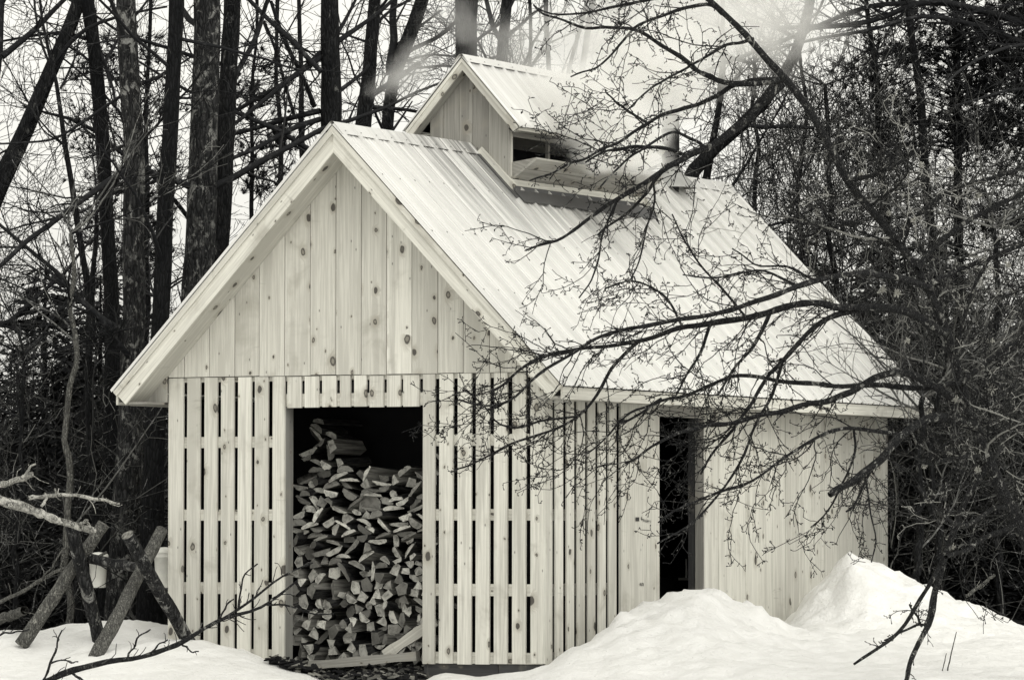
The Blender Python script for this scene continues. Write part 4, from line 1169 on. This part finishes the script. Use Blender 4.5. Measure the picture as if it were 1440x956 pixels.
R = np.interp(np.linspace(0, seg[-1], 60), seg, [w*AD/FPX/2 for w in tw])
V, F = sweep(Q, R, 10, .07, 3)
link('trunk', mesh_np('trunk', V, F, tone=np.full(len(V), .5), smooth=True), M['bark_apple'], ap)
LIMBS = [  # pixels from the trunk outwards, start and end width px, depth change
    ([(1332, 470), (1280, 440), (1230, 428), (1181, 435), (1160, 426), (1138, 424), (1113, 427), (1083, 439), (1050, 447), (1000, 454), (950, 463), (900, 478), (860, 487), (800, 490), (768, 497), (745, 510), (715, 535), (690, 552)], 13, 3.2, -.5),
    ([(1310, 405), (1262, 390), (1220, 384), (1180, 388), (1150, 396), (1120, 401), (1088, 415), (1058, 428), (1000, 443), (940, 452), (880, 462), (838, 475), (795, 505), (760, 520), (722, 560), (690, 577), (645, 562)], 10, 2.6, -.9),
    ([(1240, 432), (1205, 434), (1181, 440), (1161, 450), (1141, 463), (1120, 486), (1100, 508), (1080, 531), (1063, 558), (1050, 578), (1030, 602), (1000, 640), (985, 668)], 9, 3, -.3),
    ([(1352, 540), (1300, 545), (1241, 542), (1191, 543), (1136, 541), (1093, 536), (1050, 529), (1025, 528), (1000, 541), (965, 556), (930, 560), (893, 590), (860, 600)], 9, 3, .5),
    ([(1366, 575), (1310, 540), (1270, 522), (1241, 526), (1221, 536), (1196, 551), (1161, 563), (1120, 573), (1080, 582), (1040, 592), (1000, 598), (960, 607), (925, 622), (900, 640), (878, 652)], 13, 3, -.6),
    ([(1373, 600), (1340, 592), (1310, 586), (1290, 598), (1268, 612), (1245, 640), (1215, 665), (1190, 682), (1166, 696)], 15, 10, -.8),
    ([(1390, 648), (1358, 700), (1342, 748), (1330, 775), (1312, 812), (1290, 850), (1262, 893), (1238, 913), (1202, 932)], 10, 4, -1.0),
    ([(1345, 735), (1334, 765), (1326, 795), (1312, 850), (1304, 880), (1292, 905), (1280, 935), (1272, 965)], 9, 7, -.6),
    ([(1326, 795), (1312, 830), (1306, 855), (1300, 878)], 5, 3, -.7), ([(1296, 880), (1285, 862), (1280, 850)], 4, 2.5, -.6), ([(1300, 878), (1270, 885), (1245, 900)], 4, 2.5, -.6),
    ([(1437, 735), (1400, 748), (1370, 768), (1345, 775), (1330, 782)], 8, 6, -.5),
    ([(1420, 712), (1400, 715), (1375, 728), (1358, 738), (1345, 740), (1325, 722), (1310, 708), (1298, 690), (1290, 680)], 7, 4, -1.2),
    ([(1106, 112), (1094, 115), (1063, 116), (1019, 120), (999, 109), (972, 94), (935, 67), (890, 40), (850, 38), (815, 39), (790, 28), (765, 25), (750, 8)], 9, 2.6, -.5),
    ([(1016, 20), (1000, 3), (952, 15), (915, 29), (890, 40), (875, 60), (860, 78), (840, 97), (802, 109)], 6, 2.2, -.3),
    ([(985, -10), (925, -2), (870, 10), (815, 20), (775, 25), (752, 10)], 5, 2.2, -.4),
    ([(1060, 55), (1030, 60), (1005, 72), (973, 91), (955, 102), (935, 113), (914, 126), (895, 139), (880, 156)], 5, 2.2, -.4),
    ([(1102, 114), (1060, 112), (1020, 123), (996, 140), (979, 148), (952, 155), (929, 165), (913, 174), (891, 186), (873, 197), (850, 208), (825, 222), (800, 232), (775, 245), (745, 253)], 8, 2.4, -.6),
    ([(913, 174), (897, 165), (875, 151), (860, 140), (851, 132), (852, 125)], 4, 2, -.3),
    ([(1100, 118), (1070, 146), (1041, 180), (1015, 199), (1000, 207), (964, 219), (946, 229), (930, 243), (917, 249), (900, 259), (868, 281), (842, 299), (815, 319), (790, 335), (765, 345), (738, 352)], 13, 2.6, -.7),
    ([(964, 219), (935, 208), (900, 206), (870, 210), (845, 215), (822, 228)], 6, 2.5, -.3),
    ([(941, 231), (915, 262), (892, 290), (868, 310), (840, 330)], 6, 2.5, .4),
    ([(990, 208), (975, 195), (950, 185), (925, 195), (895, 215), (870, 235), (845, 262)], 5, 2.2, -.8),
    ([(1305, 400), (1345, 380), (1395, 362), (1450, 340)], 8, 6, .3), ([(1290, 378), (1330, 330), (1380, 300), (1450, 268)], 9, 6, .5),
    ([(1262, 340), (1290, 300), (1335, 270), (1400, 245), (1460, 232)], 8, 5, .6), ([(1340, 510), (1355, 450), (1370, 400), (1392, 362)], 6, 5, -.5),
    ([(1190, 254), (1230, 246), (1275, 225), (1318, 200)], 7, 4, -.3), ([(1352, 540), (1400, 500), (1450, 470)], 9, 7, .3),
    ([(1390, 648), (1372, 640), (1330, 645), (1300, 655), (1285, 640)], 7, 4, -.6), ([(1245, 640), (1230, 650), (1205, 700), (1190, 720)], 5, 2.5, -.7),
    ([(1268, 612), (1225, 605), (1190, 600), (1150, 612), (1110, 640), (1060, 676), (1015, 690), (960, 712), (925, 735)], 6, 2.4, -.8),
    ([(1100, 508), (1085, 560), (1062, 600), (1042, 650), (1010, 700), (970, 740), (925, 763)], 5, 2.2, -.9),
    ([(900, 478), (870, 500), (852, 530), (838, 560), (815, 585), (775, 607), (727, 620), (687, 640), (640, 660)], 5.5, 2.2, -.5),
    ([(815, 585), (770, 588), (735, 600), (700, 598), (672, 560), (650, 545)], 3.5, 2, -.3), ([(930, 560), (905, 575), (880, 582), (850, 620), (820, 640)], 4, 2, -.3),
    ([(1200, 600), (1205, 640), (1180, 690), (1165, 720), (1140, 740)], 4, 2, -.3), ([(1215, 665), (1225, 720), (1235, 760), (1225, 790)], 3, 2, -.3),
    ([(1083, 439), (1060, 490), (1030, 520), (1010, 555)], 6, 3, -.2), ([(1000, 454), (985, 500), (960, 530), (945, 565)], 5, 2.5, -.3), ([(960, 460), (940, 420), (915, 400), (880, 395), (850, 405)], 4, 2, -.3),
    ([(1050, 447), (1010, 400), (985, 372), (960, 340), (945, 300)], 4, 2, -.3), ([(1120, 401), (1075, 380), (1040, 382), (1005, 395), (960, 385)], 4, 2, -.3), ([(1150, 396), (1110, 372), (1065, 378), (1030, 350)], 4, 2, .2),
    ([(868, 281), (850, 320), (842, 360), (830, 400), (815, 420)], 3.5, 2, -.3), ([(917, 249), (922, 290), (905, 330), (900, 365), (885, 400)], 3.5, 2, -.3),
]
ar = random.Random(9)
T = Tubes()


def knob(q, d, L, r, tone, lvl=0):
    """a gnarled spur: short crooked twig with swollen buds"""
    n_ = 4; P = np.empty((n_, 3)); P[0] = q; dd = d
    for i in range(1, n_):
        dd = unit(dd+np.array((ar.gauss(0, .38), ar.gauss(0, .38), ar.gauss(0, .38)))); P[i] = P[i-1]+dd*L/(n_-1)
    T.add(P, [r, r*.85, r*.8, r*1.15], 4, tone)
    T.add(np.stack([P[-1]-dd*.004, P[-1]+dd*.004, P[-1]+dd*.011]), [r*1.3, r*1.6, r*.4], 4, tone)
    if lvl < 1:
        for _ in range(ar.choice([0, 1, 1, 2])):
            j = ar.choice([1, 2, 3]); knob(P[j], turn(dd, ar.uniform(.6, 1.3), ar.uniform(0, 6.28)), L*ar.uniform(.35, .7), r*.85, tone, lvl+1)


def twig(q, d, L, r, lvl, tone):
    n_ = max(5, int(L/.06)); n_ = 5 if n_ < 7 else (8 if n_ < 11 else 13)
    P = np.empty((n_, 3)); P[0] = q; ds = [d]
    for i in range(1, n_):
        d = unit(d+np.array((ar.gauss(0, .20), ar.gauss(0, .20), ar.gauss(0, .20)-.015))); P[i] = P[i-1]+d*L/(n_-1); ds.append(d)
    R = np.linspace(r, max(.0022, r*.5), n_); T.add(P, R, 4, tone)
    m = int(L*12+ar.random())
    for _ in range(m):
        j = ar.randrange(1, n_); knob(P[j], turn(ds[j], ar.uniform(.7, 1.4), ar.uniform(0, 6.28)), ar.uniform(.018, .06), .0027, tone)
    if lvl < 2:
        for _ in range(int(L*(3.8 if lvl == 0 else 2.4)+ar.random())):
            j = ar.randrange(1, n_-1); twig(P[j], turn(ds[j], ar.gauss(.68, .25), ar.uniform(0, 6.28)), L*ar.uniform(.25, .6), max(.0026, R[j]*.65), lvl+1, min(1, max(0, tone+ar.gauss(0, .15))))


for (pp, w0, w1, dD) in LIMBS:
    m = max(10, 3*len(pp))
    Pl = np.array([at(x, y, AD+dD*i/(len(pp)-1)) for i, (x, y) in enumerate(pp)])
    q = wig(Pl, .012, m, len(pp)*7+int(w0)); rr = np.linspace(w0, w1, m)*AD/FPX/2*(1+np.random.default_rng(m).normal(0, .07, m))
    T.add(q, rr, 7, ar.uniform(.35, .7))
    ln = float(np.linalg.norm(np.diff(q, axis=0), axis=1).sum())
    bare = pp[-1][1] > 850 or w1 > 9
    inside = sum(1 for x, y in pp if x < 1190)/len(pp)
    for i in range(int(ln*(9 if not bare else 1.2))):
        t = ar.uniform(.2, 1); j = min(m-2, int(t*(m-1))); dd = unit(q[j+1]-q[j]); az = ar.uniform(0, 6.28)
        L_ = ar.choice([.12, .2, .3, .42, .6, .8])*ar.uniform(.7, 1.25)*(1 if not bare else .4); rs = at(0, 0, 1); qx = 720+FPX*((q[j]-CAM)@RT)/((q[j]-CAM)@FW); qy = 478-FPX*((q[j]-CAM)@UP)/((q[j]-CAM)@FW); L_ *= .35 if (qy > 680 and qx < 1150) or qy > 735 else 1
        twig(q[j], turn(dd, ar.gauss(.7, .25), az), L_, max(.0028, min(.0052, rr[j]*.45)), 0, ar.uniform(.15, .5) if qx < 1300 else ar.uniform(.35, .96)) if not (1180 < qx < 1320 and 400 < qy < 600 and ar.random() < .55) and not (qx < 880 and qy < 330 and ar.random() < .5) else None
    for i in range(int(ln*9)):
        j = ar.randrange(1, m-1); knob(q[j], turn(unit(q[j+1]-q[j]), ar.uniform(.9, 1.5), ar.uniform(0, 6.28)), ar.uniform(.02, .07), .003, .4)
for i in range(40):                                  # the tangle of smaller limbs round the trunk
    j = ar.randrange(12, 40); dd = unit(RT*ar.gauss(0, 1)+np.array([0, 0, ar.gauss(0, .7)])+FW*ar.gauss(0, .35))
    L0 = ar.uniform(.5, 1.5); q = [Q[j]]
    for _ in range(11): dd = unit(dd+np.array((ar.gauss(0, .16), ar.gauss(0, .16), ar.gauss(0, .16)))); q.append(q[-1]+dd*L0/11)
    q = np.array(q); e_ = q[-1]-CAM; ex_ = 720+FPX*(e_@RT)/(e_@FW); ey_ = 478-FPX*(e_@UP)/(e_@FW)
    if (ex_ < 1290 and 300 < ey_ < 700) or ey_ > 730: continue
    rr = np.linspace(ar.uniform(.007, .013), .004, 12); T.add(q, rr, 6, ar.choice([.35, .5, .8, .92]))
    for _ in range(int(L0*8)):
        k_ = ar.randrange(2, 11); twig(q[k_], turn(unit(q[k_+1]-q[k_]), ar.gauss(.85, .3), ar.uniform(0, 6.28)), ar.choice([.2, .35, .5, .7]), .0042, 0, ar.uniform(.3, 1.0))
T.build('crown', M['bark_apple'], ap)
n = N('pale_lichen'); M['lichen'] = n.bsdf(n.mix(n.noise(n('ShaderNodeNewGeometry').outputs['Position'], 60, 3), (.50, .495, .455), (.28, .277, .255)), .9, 0, .1)
for (lx, ly, lr) in ((1241, 408, 10), (1262, 413, 9), (1344, 563, 12), (1394, 547, 13), (1304, 702, 7), (1336, 757, 9), (1339, 768, 7), (1276, 479, 6), (1168, 424, 8), (1160, 420, 6), (1296, 232, 8), (1338, 238, 9), (1375, 275, 9), (1210, 246, 7), (1110, 121, 6), (1250, 300, 6), (1285, 310, 7), (1418, 372, 7), (1300, 655, 6), (1375, 660, 8), (1240, 530, 6), (1394, 480, 8)):
    Tl = Tubes(); c = at(lx, ly, AD+ar.uniform(-.1, .12)); r_ = lr*AD/FPX*.8
    for _ in range(46):
        d = unit(np.array([ar.gauss(0, 1), ar.gauss(0, 1), ar.gauss(0, 1)])); L0 = r_*ar.uniform(.4, 1.1)
        e_ = unit(d+np.array([ar.gauss(0, .5), ar.gauss(0, .5), ar.gauss(0, .5)]))
        Tl.add(np.stack([c, c+d*L0*.5, c+d*L0*.6+e_*L0*.4]), [.003, .0028, .0036], 3, .5)
    Tl.build('lichen_tuft', M['lichen'], ap)

# ---------------------------------------------------------------- fallen wood at the left
def fallen(name, label, paths, D, mat, seed, cat):
    base = paths[0][0][0]; rr0 = random.Random(seed)
    o = empty(name, tuple(at(*base, D))); tag(o, label, cat)
    for i, (pp, w0, w1, d0, d1) in enumerate(paths):
        Tt = Tubes(); m = 26 if i == 0 else 12
        Pl = np.array([at(x, y, D+d0+(d1-d0)*k_/(len(pp)-1)) for k_, (x, y) in enumerate(pp)]); q = wig(Pl, .012 if cat != 'weed' else .002, m, seed+i)
        rg_ = np.random.default_rng(seed+i); R_ = np.linspace(w0, w1, m)*D/FPX/2*(1+rg_.normal(0, .09, m))
        Tt.add(q, R_, 9 if i == 0 else 6, .5)
        ln = float(np.linalg.norm(np.diff(q, axis=0), axis=1).sum())
        for _ in range(0 if cat == 'weed' else int(ln*(13 if 'branch' in cat else 4))):
            j = rr0.randrange(1, m-1); d = turn(unit(q[j+1]-q[j]), rr0.uniform(.4, 1.1), rr0.uniform(0, 6.28)); L_ = rr0.uniform(.03, .2)*(1 if w0 > 4 else .6)
            Pq = [q[j]]
            for _k in range(4): d = unit(d+np.array((rr0.gauss(0, .3), rr0.gauss(0, .3), rr0.gauss(0, .3)))); Pq.append(Pq[-1]+d*L_/4)
            Tt.add(np.array(Pq), np.linspace(.0045, .0028, 5), 4, rr0.uniform(.3, .9))
        Tt.build('trunk' if i == 0 else 'branch', mat, o)
    return o


fallen('fallen_log', 'peeling pale-barked fallen log lying across the sawbuck from the left edge', [([(-60, 672), (-20, 694), (20, 708), (60, 722), (92, 736), (118, 742), (136, 746)], 17, 9, 0, .1), ([(58, 712), (66, 700), (64, 692)], 5, 3, 0, 0), ([(112, 738), (122, 730), (126, 740)], 6, 4, 0, 0)], 40.75, M['bark_rotten'], 4, 'fallen log')
fallen('broken_branch', 'short pale stub of broken branch rising at the left edge above the fallen log', [([(-40, 694), (-5, 684), (15, 677), (35, 672), (47, 666)], 10, 8, 0, .1), ([(30, 672), (40, 660), (50, 652)], 4, 3, 0, .1)], 41.3, M['bark_rotten'], 5, 'broken branch')
fallen('broken_branch', 'pale knobbly dead branch reaching right beyond the fallen log', [([(40, 700), (70, 697), (95, 696), (122, 700), (150, 704), (168, 708)], 6, 4, 0, .2), ([(85, 697), (80, 690), (78, 686)], 3, 3, 0, 0)], 41.6, M['bark_rotten'], 6, 'broken branch')
fallen('broken_branch', 'thin grey dead branch slanting up from the brush to the sawbuck', [([(-10, 850), (30, 832), (60, 812), (90, 800), (120, 790), (150, 776)], 6, 4, 0, .2), ([(60, 812), (78, 790), (92, 770)], 3, 2, 0, .1)], 41.8, M['bark_pole'], 7, 'broken branch')
fallen('cut_log', 'small sawn log end lying in the brush left of the sawbuck', [([(-15, 880), (8, 868), (22, 862), (34, 858)], 13, 13, .6, 0)], 42.0, M['bark_pole'], 8, 'log')
fb_ = [([(40, 968), (95, 945), (150, 932), (200, 922), (240, 912), (270, 898), (292, 880), (312, 868), (340, 862), (375, 850), (400, 832), (418, 815)], 10, 3, 0, .5),
       ([(295, 880), (330, 860), (345, 848), (380, 822), (410, 802), (440, 792)], 5, 2.2, .3, .5), ([(335, 858), (338, 830), (340, 815), (352, 800), (362, 792)], 3, 2, .3, .3), ([(375, 850), (400, 848), (430, 862), (470, 862)], 3, 2, .4, .6),
       ([(60, 958), (70, 930), (80, 912), (76, 900), (88, 886)], 4, 2, 0, 0), ([(180, 924), (190, 905), (200, 890), (212, 885)], 3.5, 2, .1, .1), ([(210, 920), (222, 905), (236, 898)], 3, 2, .1, .1), ([(100, 945), (118, 956), (130, 968)], 4, 3, 0, 0), ([(72, 932), (90, 928), (110, 930)], 3, 2, 0, .1),
       ([(310, 868), (318, 850), (328, 842)], 3, 2, .3, .3), ([(255, 905), (268, 915), (280, 915)], 3, 2, .2, .2)]
fallen('fallen_branch', 'long dark twiggy branch lying over the lower left snow, tip before the slats', fb_, 38.9, M['bark_apple'], 9, 'fallen branch')
fallen('fallen_branch', 'small bare twig poking out of the snow at the left edge', [([(-20, 902), (0, 893), (20, 886), (42, 884)], 3.5, 2, 0, .1)], 39.5, M['bark_apple'], 10, 'fallen branch')
fallen('weed_stalk', 'dry weed stalk leaning in the snow below the hanging apple limbs', [([(1132, 962), (1138, 935), (1145, 905), (1148, 888)][::1] if False else [(1330, 962), (1334, 935), (1340, 908), (1345, 888)], 2.2, 1.4, 0, 0)], 38.2, M['bark_pole'], 11, 'weed')
fallen('weed_stalk', 'shorter fainter weed stalk just left of the taller one', [([(1323, 960), (1326, 938), (1331, 918)], 1.8, 1.2, 0, 0)], 38.2, M['bark_pole'], 12, 'weed')
fallen('fallen_branch', 'pale bare stick slanting over the dark gap behind the right snow bank', [([(1358, 838), (1375, 825), (1398, 808)], 5, 4, 0, 0)], 43.6, M['bark_pole'], 13, 'fallen branch')

# ---------------------------------------------------------------- thickets and evergreens


def thicket(name, label, boxes, N_, seed, tone, rmin):
    rg = random.Random(seed); Tt = Tubes()
    sp = dict(n=[6, 4, 4], k=[3, 3, 3], wander=[.2, .25, .3], up=[.02, .0, .0], kids=[4, 2], ref=[.9, .5], ratio=[.5, .5], ang=.8, rmin=rmin, tone=tone)
    for i in range(N_):
        x0, y0, x1, y1, d0, d1, vert = rg.choices(boxes, [b_[7] for b_ in boxes])[0][:7]
        y = y0+(y1-y0)*rg.random()**.8
        D = rg.uniform(d0, d1); p = at(rg.uniform(x0, x1), y, D)
        az = rg.uniform(0, 6.28); el = rg.gauss(1.2, .3) if rg.random() < vert else rg.gauss(.2, .5)
        d = np.array([math.cos(az)*math.cos(el), math.sin(az)*math.cos(el), math.sin(el)])
        limb(Tt, rg, p, d, rg.uniform(.4, 1.6), rg.choice([.004, .005, .006, .009]), 0, sp)
    o = Tt.build(name, M['twig_grey']); tag(o, label, 'brush', kind='stuff'); return o


thicket('right_thicket', 'dense tangle of bare twiggy brush filling the right side behind the shed',
        [(1040, 150, 1240, 420, 48, 56, .7, 1.6), (1150, 260, 1480, 640, 46.8, 58, .45, 3.6), (1240, 560, 1480, 880, 44.8, 52, .5, 2.6), (1210, 60, 1480, 320, 48, 58, .5, .45)], 1500, 21, .34, .0034)
thicket('left_thicket', 'dark tangle of bare brush under the trees left of the shed',
        [(-90, 470, 250, 720, 45.5, 58, .4, 2.2), (-90, 660, 245, 890, 43.4, 50, .4, 2.0), (-60, 330, 200, 520, 50, 60, .6, .7)], 620, 22, .25, .0034)
thicket('far_brush', 'fine bare twigs of far saplings against the sky behind the trunks',
        [(-60, 60, 480, 330, 58, 78, .75, 2.0), (480, 0, 1000, 200, 60, 78, .75, 1.6), (1000, 60, 1240, 300, 58, 70, .75, 1.0)], 330, 23, .2, .0033)


def evergreen_mesh(h, r, n_, seed, droop=.25, lo=.05):
    rg = np.random.default_rng(seed); V, F, TN = [], [], []
    for i in range(n_):
        z = h*(lo+(1-lo)*rg.random()**1.15); L_ = r*(1-z/h)**.8*rg.uniform(.45, 1.1)+.12
        az = rg.uniform(0, 6.28); d = np.array([math.cos(az), math.sin(az), -droop+rg.normal(0, .12)]); sd_ = np.array([-math.sin(az), math.cos(az), 0])
        m = max(4, int(L_/.085)); tn = rg.random()
        for j in range(m):
            t = (j+.6)/m; c = np.array([0, 0, z])+d*L_*t+np.array([0, 0, -.12*L_*t*t])
            for s_ in (-1, 1):
                l = (.09+.16*(1-t))*rg.uniform(.6, 1.2); e = sd_*s_*l*.8+d*l*.7+np.array([0, 0, rg.normal(-.02, .03)]); w = np.cross(e, (0, 0, 1.)); w = w/np.linalg.norm(w)*.016+np.array([0, 0, rg.normal(0, .012)])
                b0 = len(V); V += [c-w*.6, c+e*.55-w, c+e, c+e*.55+w]; F.append((b0, b0+1, b0+2, b0+3)); TN += [min(1, max(0, tn*.6+rg.uniform(0, .4)))]*4
    return mesh_np('crown', V, np.array(F), tone=TN)


EV = [evergreen_mesh(4.4, 1.35, 330, 1), evergreen_mesh(5.2, 1.2, 360, 2), evergreen_mesh(3.6, 1.5, 320, 3)]
TRM = []
for h in (4.4, 5.2, 3.6):
    V, F = sweep([(0, 0, -.2), (0, 0, h*.5), (0, 0, h)], [.06, .04, .008], 7); TRM.append(mesh_np('trunk', V, F, tone=np.full(len(V), .3), smooth=True))
for m in EV: m.materials.append(M['needle'])
for m in TRM: m.materials.append(M['bark_mid'])
er = random.Random(31)


def evergreen(px, D, top_y, i, name='hemlock_tree', label='dark young hemlock in the row closing the woods behind the brush', group='young hemlocks behind the brush'):
    p = at(px, 747, D); g_ = ground_z(p); h = (CAM[2]+(747-top_y)/FPX*D)-g_
    o = bpy.data.objects.new(name, None); COL.objects.link(o); o.location = (p[0], p[1], g_); tag(o, label, 'tree', group)
    for nm, me in (('trunk', TRM[i]), ('crown', EV[i])):
        c_ = bpy.data.objects.new(nm, me); COL.objects.link(c_); c_.parent = o
    s_ = h/(4.4, 5.2, 3.6)[i]; w_ = max(s_, .85)
    o.scale = (w_, w_, s_); o.rotation_euler = (0, 0, er.uniform(0, 6.28)); return o


for k_ in range(16): evergreen(-95+k_*24+er.uniform(-10, 10), er.uniform(58, 70), er.uniform(465, 600), k_ % 3)
for k_ in range(6): evergreen(-60+k_*55+er.uniform(-10, 10), er.uniform(51, 56), er.uniform(560, 660), k_ % 3)
for k_ in range(12): evergreen(280+k_*66+er.uniform(-20, 20), er.uniform(64, 74), er.uniform(420, 520), k_ % 3)
for k_ in range(15): evergreen(1040+k_*33+er.uniform(-12, 12), er.uniform(59, 70), er.uniform(320, 500), k_ % 3)
for k_ in range(9): evergreen(1225+k_*32+er.uniform(-10, 10), er.uniform(51, 56), er.uniform(430, 640), k_ % 3)
for k_ in range(9): evergreen(1262+k_*25+er.uniform(-8, 8), er.uniform(46.8, 49.5), er.uniform(520, 680), k_ % 3)
for k_ in range(16): evergreen(1530+k_*48+er.uniform(-15, 15), er.uniform(52, 66), er.uniform(120, 420), k_ % 3)
for k_ in range(10): evergreen(-140-k_*50+er.uniform(-15, 15), er.uniform(52, 66), er.uniform(250, 480), k_ % 3)
evergreen(62, 49, 372, 2, label='rounded black evergreen bush between the leaning maple and the left trunks', group=None)
evergreen(140, 50, 392, 2, label='dark evergreen bush filling the gap at the foot of the left trunks', group=None)


def pine(label, path, w, D, area, n_cl, seed):
    """bare trunk with tufted needle clusters on thin branches inside the photo area (x0,y0,x1,y1)"""
    o = T_('pine_tree', label, path, np.linspace(w*1.5, w*.8, len(path)), D, 'bark_black', auto=0, seed=seed, k=9)
    rg = random.Random(seed); Tt = Tubes(); V, F, TN = [], [], []
    x0, y0, x1, y1 = area
    for i in range(n_cl):
        x = rg.uniform(x0, x1); y = rg.uniform(y0, y1); c = at(x, y, D+rg.gauss(0, .7))
        # branch back to the trunk
        ty = min(900, y+rg.uniform(0, 40)); j = min(range(len(path)), key=lambda q_: abs(path[q_][1]-ty)); b_ = at(path[j][0], ty, D)
        mid = (b_+c)/2+np.array([rg.gauss(0, .08), rg.gauss(0, .08), rg.gauss(.05, .08)])
        Tt.add(wig([b_, mid, c], .02, 7, i), np.linspace(.012, .004, 7), 3, .3)
        bd = unit(c-b_)
        for q_ in range(rg.randrange(8, 15)):
            cc_ = c+np.array([rg.gauss(0, .12), rg.gauss(0, .12), rg.gauss(0, .08)]); dd = unit(bd+np.array([rg.gauss(0, .6), rg.gauss(0, .6), rg.gauss(.35, .5)])); tn = rg.random()
            Tt.add(np.stack([c, (c+cc_)/2+np.array([0, 0, -.01]), cc_]), [.004, .0035, .003], 3, .3)
            for z_ in range(14):
                e = turn(dd, rg.uniform(.1, 1.0), rg.uniform(0, 6.28))*rg.uniform(.07, .13); wv = np.cross(e, (.3, .5, .8)); wv = wv/np.linalg.norm(wv)*.0075
                b0 = len(V); V += [cc_-wv, cc_+wv, cc_+e]; F.append((b0, b0+1, b0+2)); TN += [min(1, tn*.7+rg.random()*.3)]*3
    cr = link('needles', mesh_np('needles', V, np.array(F), tone=TN), M['needle'], o); Tt.build('branches', M['twig_dark'], o)
    return o


pine('tall dark pine with tufted needles at the upper right, straight trunk', [(1352, 900), (1350, 500), (1347, 200), (1345, 100), (1343, -20)], 11, 52, (1250, -30, 1470, 215), 150, 61)
pine('thinner pine left of the tall one, needle tufts against the sky', [(1262, 900), (1258, 500), (1240, 200), (1226, 90), (1220, -20)], 8, 54, (1165, 40, 1290, 230), 40, 62)
pine('pine at the far right edge with dark hanging tufts', [(1455, 900), (1452, 500), (1448, 200), (1444, -20)], 9, 50, (1380, -20, 1500, 330), 80, 63)
pine('young pine with sparse needle tufts between the left maple trunks', [(206, 900), (205, 500), (203, 250), (204, 130), (206, 50)], 6, 55, (95, 55, 235, 400), 60, 64)
pine('young pine with sparse tufts right of the broad lichen trunk', [(352, 900), (352, 500), (354, 250), (358, 120), (360, 60)], 5, 57, (325, 60, 395, 300), 26, 65)

# ---------------------------------------------------------------- steam
n = N('steam'); g_ = n('ShaderNodeNewGeometry').outputs['Position']
BL = [  # px, py, D, radius px (x, y), density
    (840, 150, 42.5, 88, 66, 7.5), (893, 185, 42.5, 58, 62, 8.0), (872, 224, 42.5, 74, 33, 8.5), (904, 196, 43.0, 32, 40, 8.0), (920, 118, 43.2, 75, 66, 5.5), (915, 70, 43.6, 120, 75, 3.2), (805, 112, 43.0, 90, 50, 1.9),
    (1000, 50, 44.0, 130, 80, 1.8), (835, 55, 44.2, 150, 70, 1.35), (1095, 25, 44.6, 105, 85, 1.7), (712, 72, 44.6, 90, 60, .75), (960, -30, 44.5, 200, 90, 1.6), (590, 85, 45.2, 52, 34, 2.2), (560, 120, 45.4, 45, 28, 1.8), (640, 30, 45.4, 60, 40, .9),
    (908, 226, 43.2, 26, 34, 4.0), (968, 112, 44.2, 22, 30, 3.5)]
nz = n('ShaderNodeTexNoise'); n.L(n.map(g_, (1, 1, 1.2)), nz.inputs['Vector']); nz.inputs['Scale'].default_value = 1.7; nz.inputs['Detail'].default_value = 3; nz.inputs['Roughness'].default_value = .55
wp = n('ShaderNodeVectorMath', operation='MULTIPLY_ADD'); n.L(nz.outputs['Color'], wp.inputs[0]); wp.inputs[1].default_value = (.75, .75, .75); n.L(g_, wp.inputs[2])
sh_ = n('ShaderNodeVectorMath', operation='SUBTRACT'); n.L(wp.outputs[0], sh_.inputs[0]); sh_.inputs[1].default_value = (.375, .375, .375)
tot = None
los, his = [], []
for (x, y, D, rx, ry, den) in BL:
    c = at(x, y, D); r1, r2 = rx*D/FPX, ry*D/FPX
    mp = n('ShaderNodeMapping', vector_type='POINT')
    # turn world space so that the long radius lies across the slope of the wind
    s0 = n('ShaderNodeVectorMath', operation='SUBTRACT'); n.L(sh_.outputs[0], s0.inputs[0]); s0.inputs[1].default_value = tuple(c)
    s1 = n('ShaderNodeVectorMath', operation='MULTIPLY'); n.L(s0.outputs[0], s1.inputs[0]); rr = (r1*.95, r1*.75, r2); s1.inputs[1].default_value = tuple(1/q for q in rr)
    ln = n('ShaderNodeVectorMath', operation='LENGTH'); n.L(s1.outputs[0], ln.inputs[0])
    f = n.ramp(ln.outputs['Value'], 1.15, .2, 0, den)
    tot = f if tot is None else n.math('ADD', tot, f)
    los.append(c-np.array(rr)*1.25); his.append(c+np.array(rr)*1.25)
det = n.noise(g_, 3.6, 4, .6, .4)
tot = n.math('MULTIPLY', tot, n.ramp(det, .3, .62, .25, 1.25))
pv = n('ShaderNodeVolumePrincipled'); pv.inputs['Color'].default_value = (.97, .965, .95, 1); n.L(tot, pv.inputs['Density']); pv.inputs['Anisotropy'].default_value = .1
n.L(pv.outputs[0], n.out.inputs['Volume'])
lo = np.min(los, 0); hi = np.max(his, 0); hi[2] = min(hi[2], 7.6); lo[2] = max(lo[2], 3.9)
bb = [(x, y, z) for z in (lo[2], hi[2]) for y in (lo[1], hi[1]) for x in (lo[0], hi[0])]
stm = link('steam', mesh_np('steam', bb, [(0, 2, 3, 1), (4, 5, 7, 6), (0, 1, 5, 4), (2, 6, 7, 3), (0, 4, 6, 2), (1, 3, 7, 5)]), n.m)
tag(stm, 'white steam pouring from the cupola and drifting up across the trees', 'steam', kind='stuff')
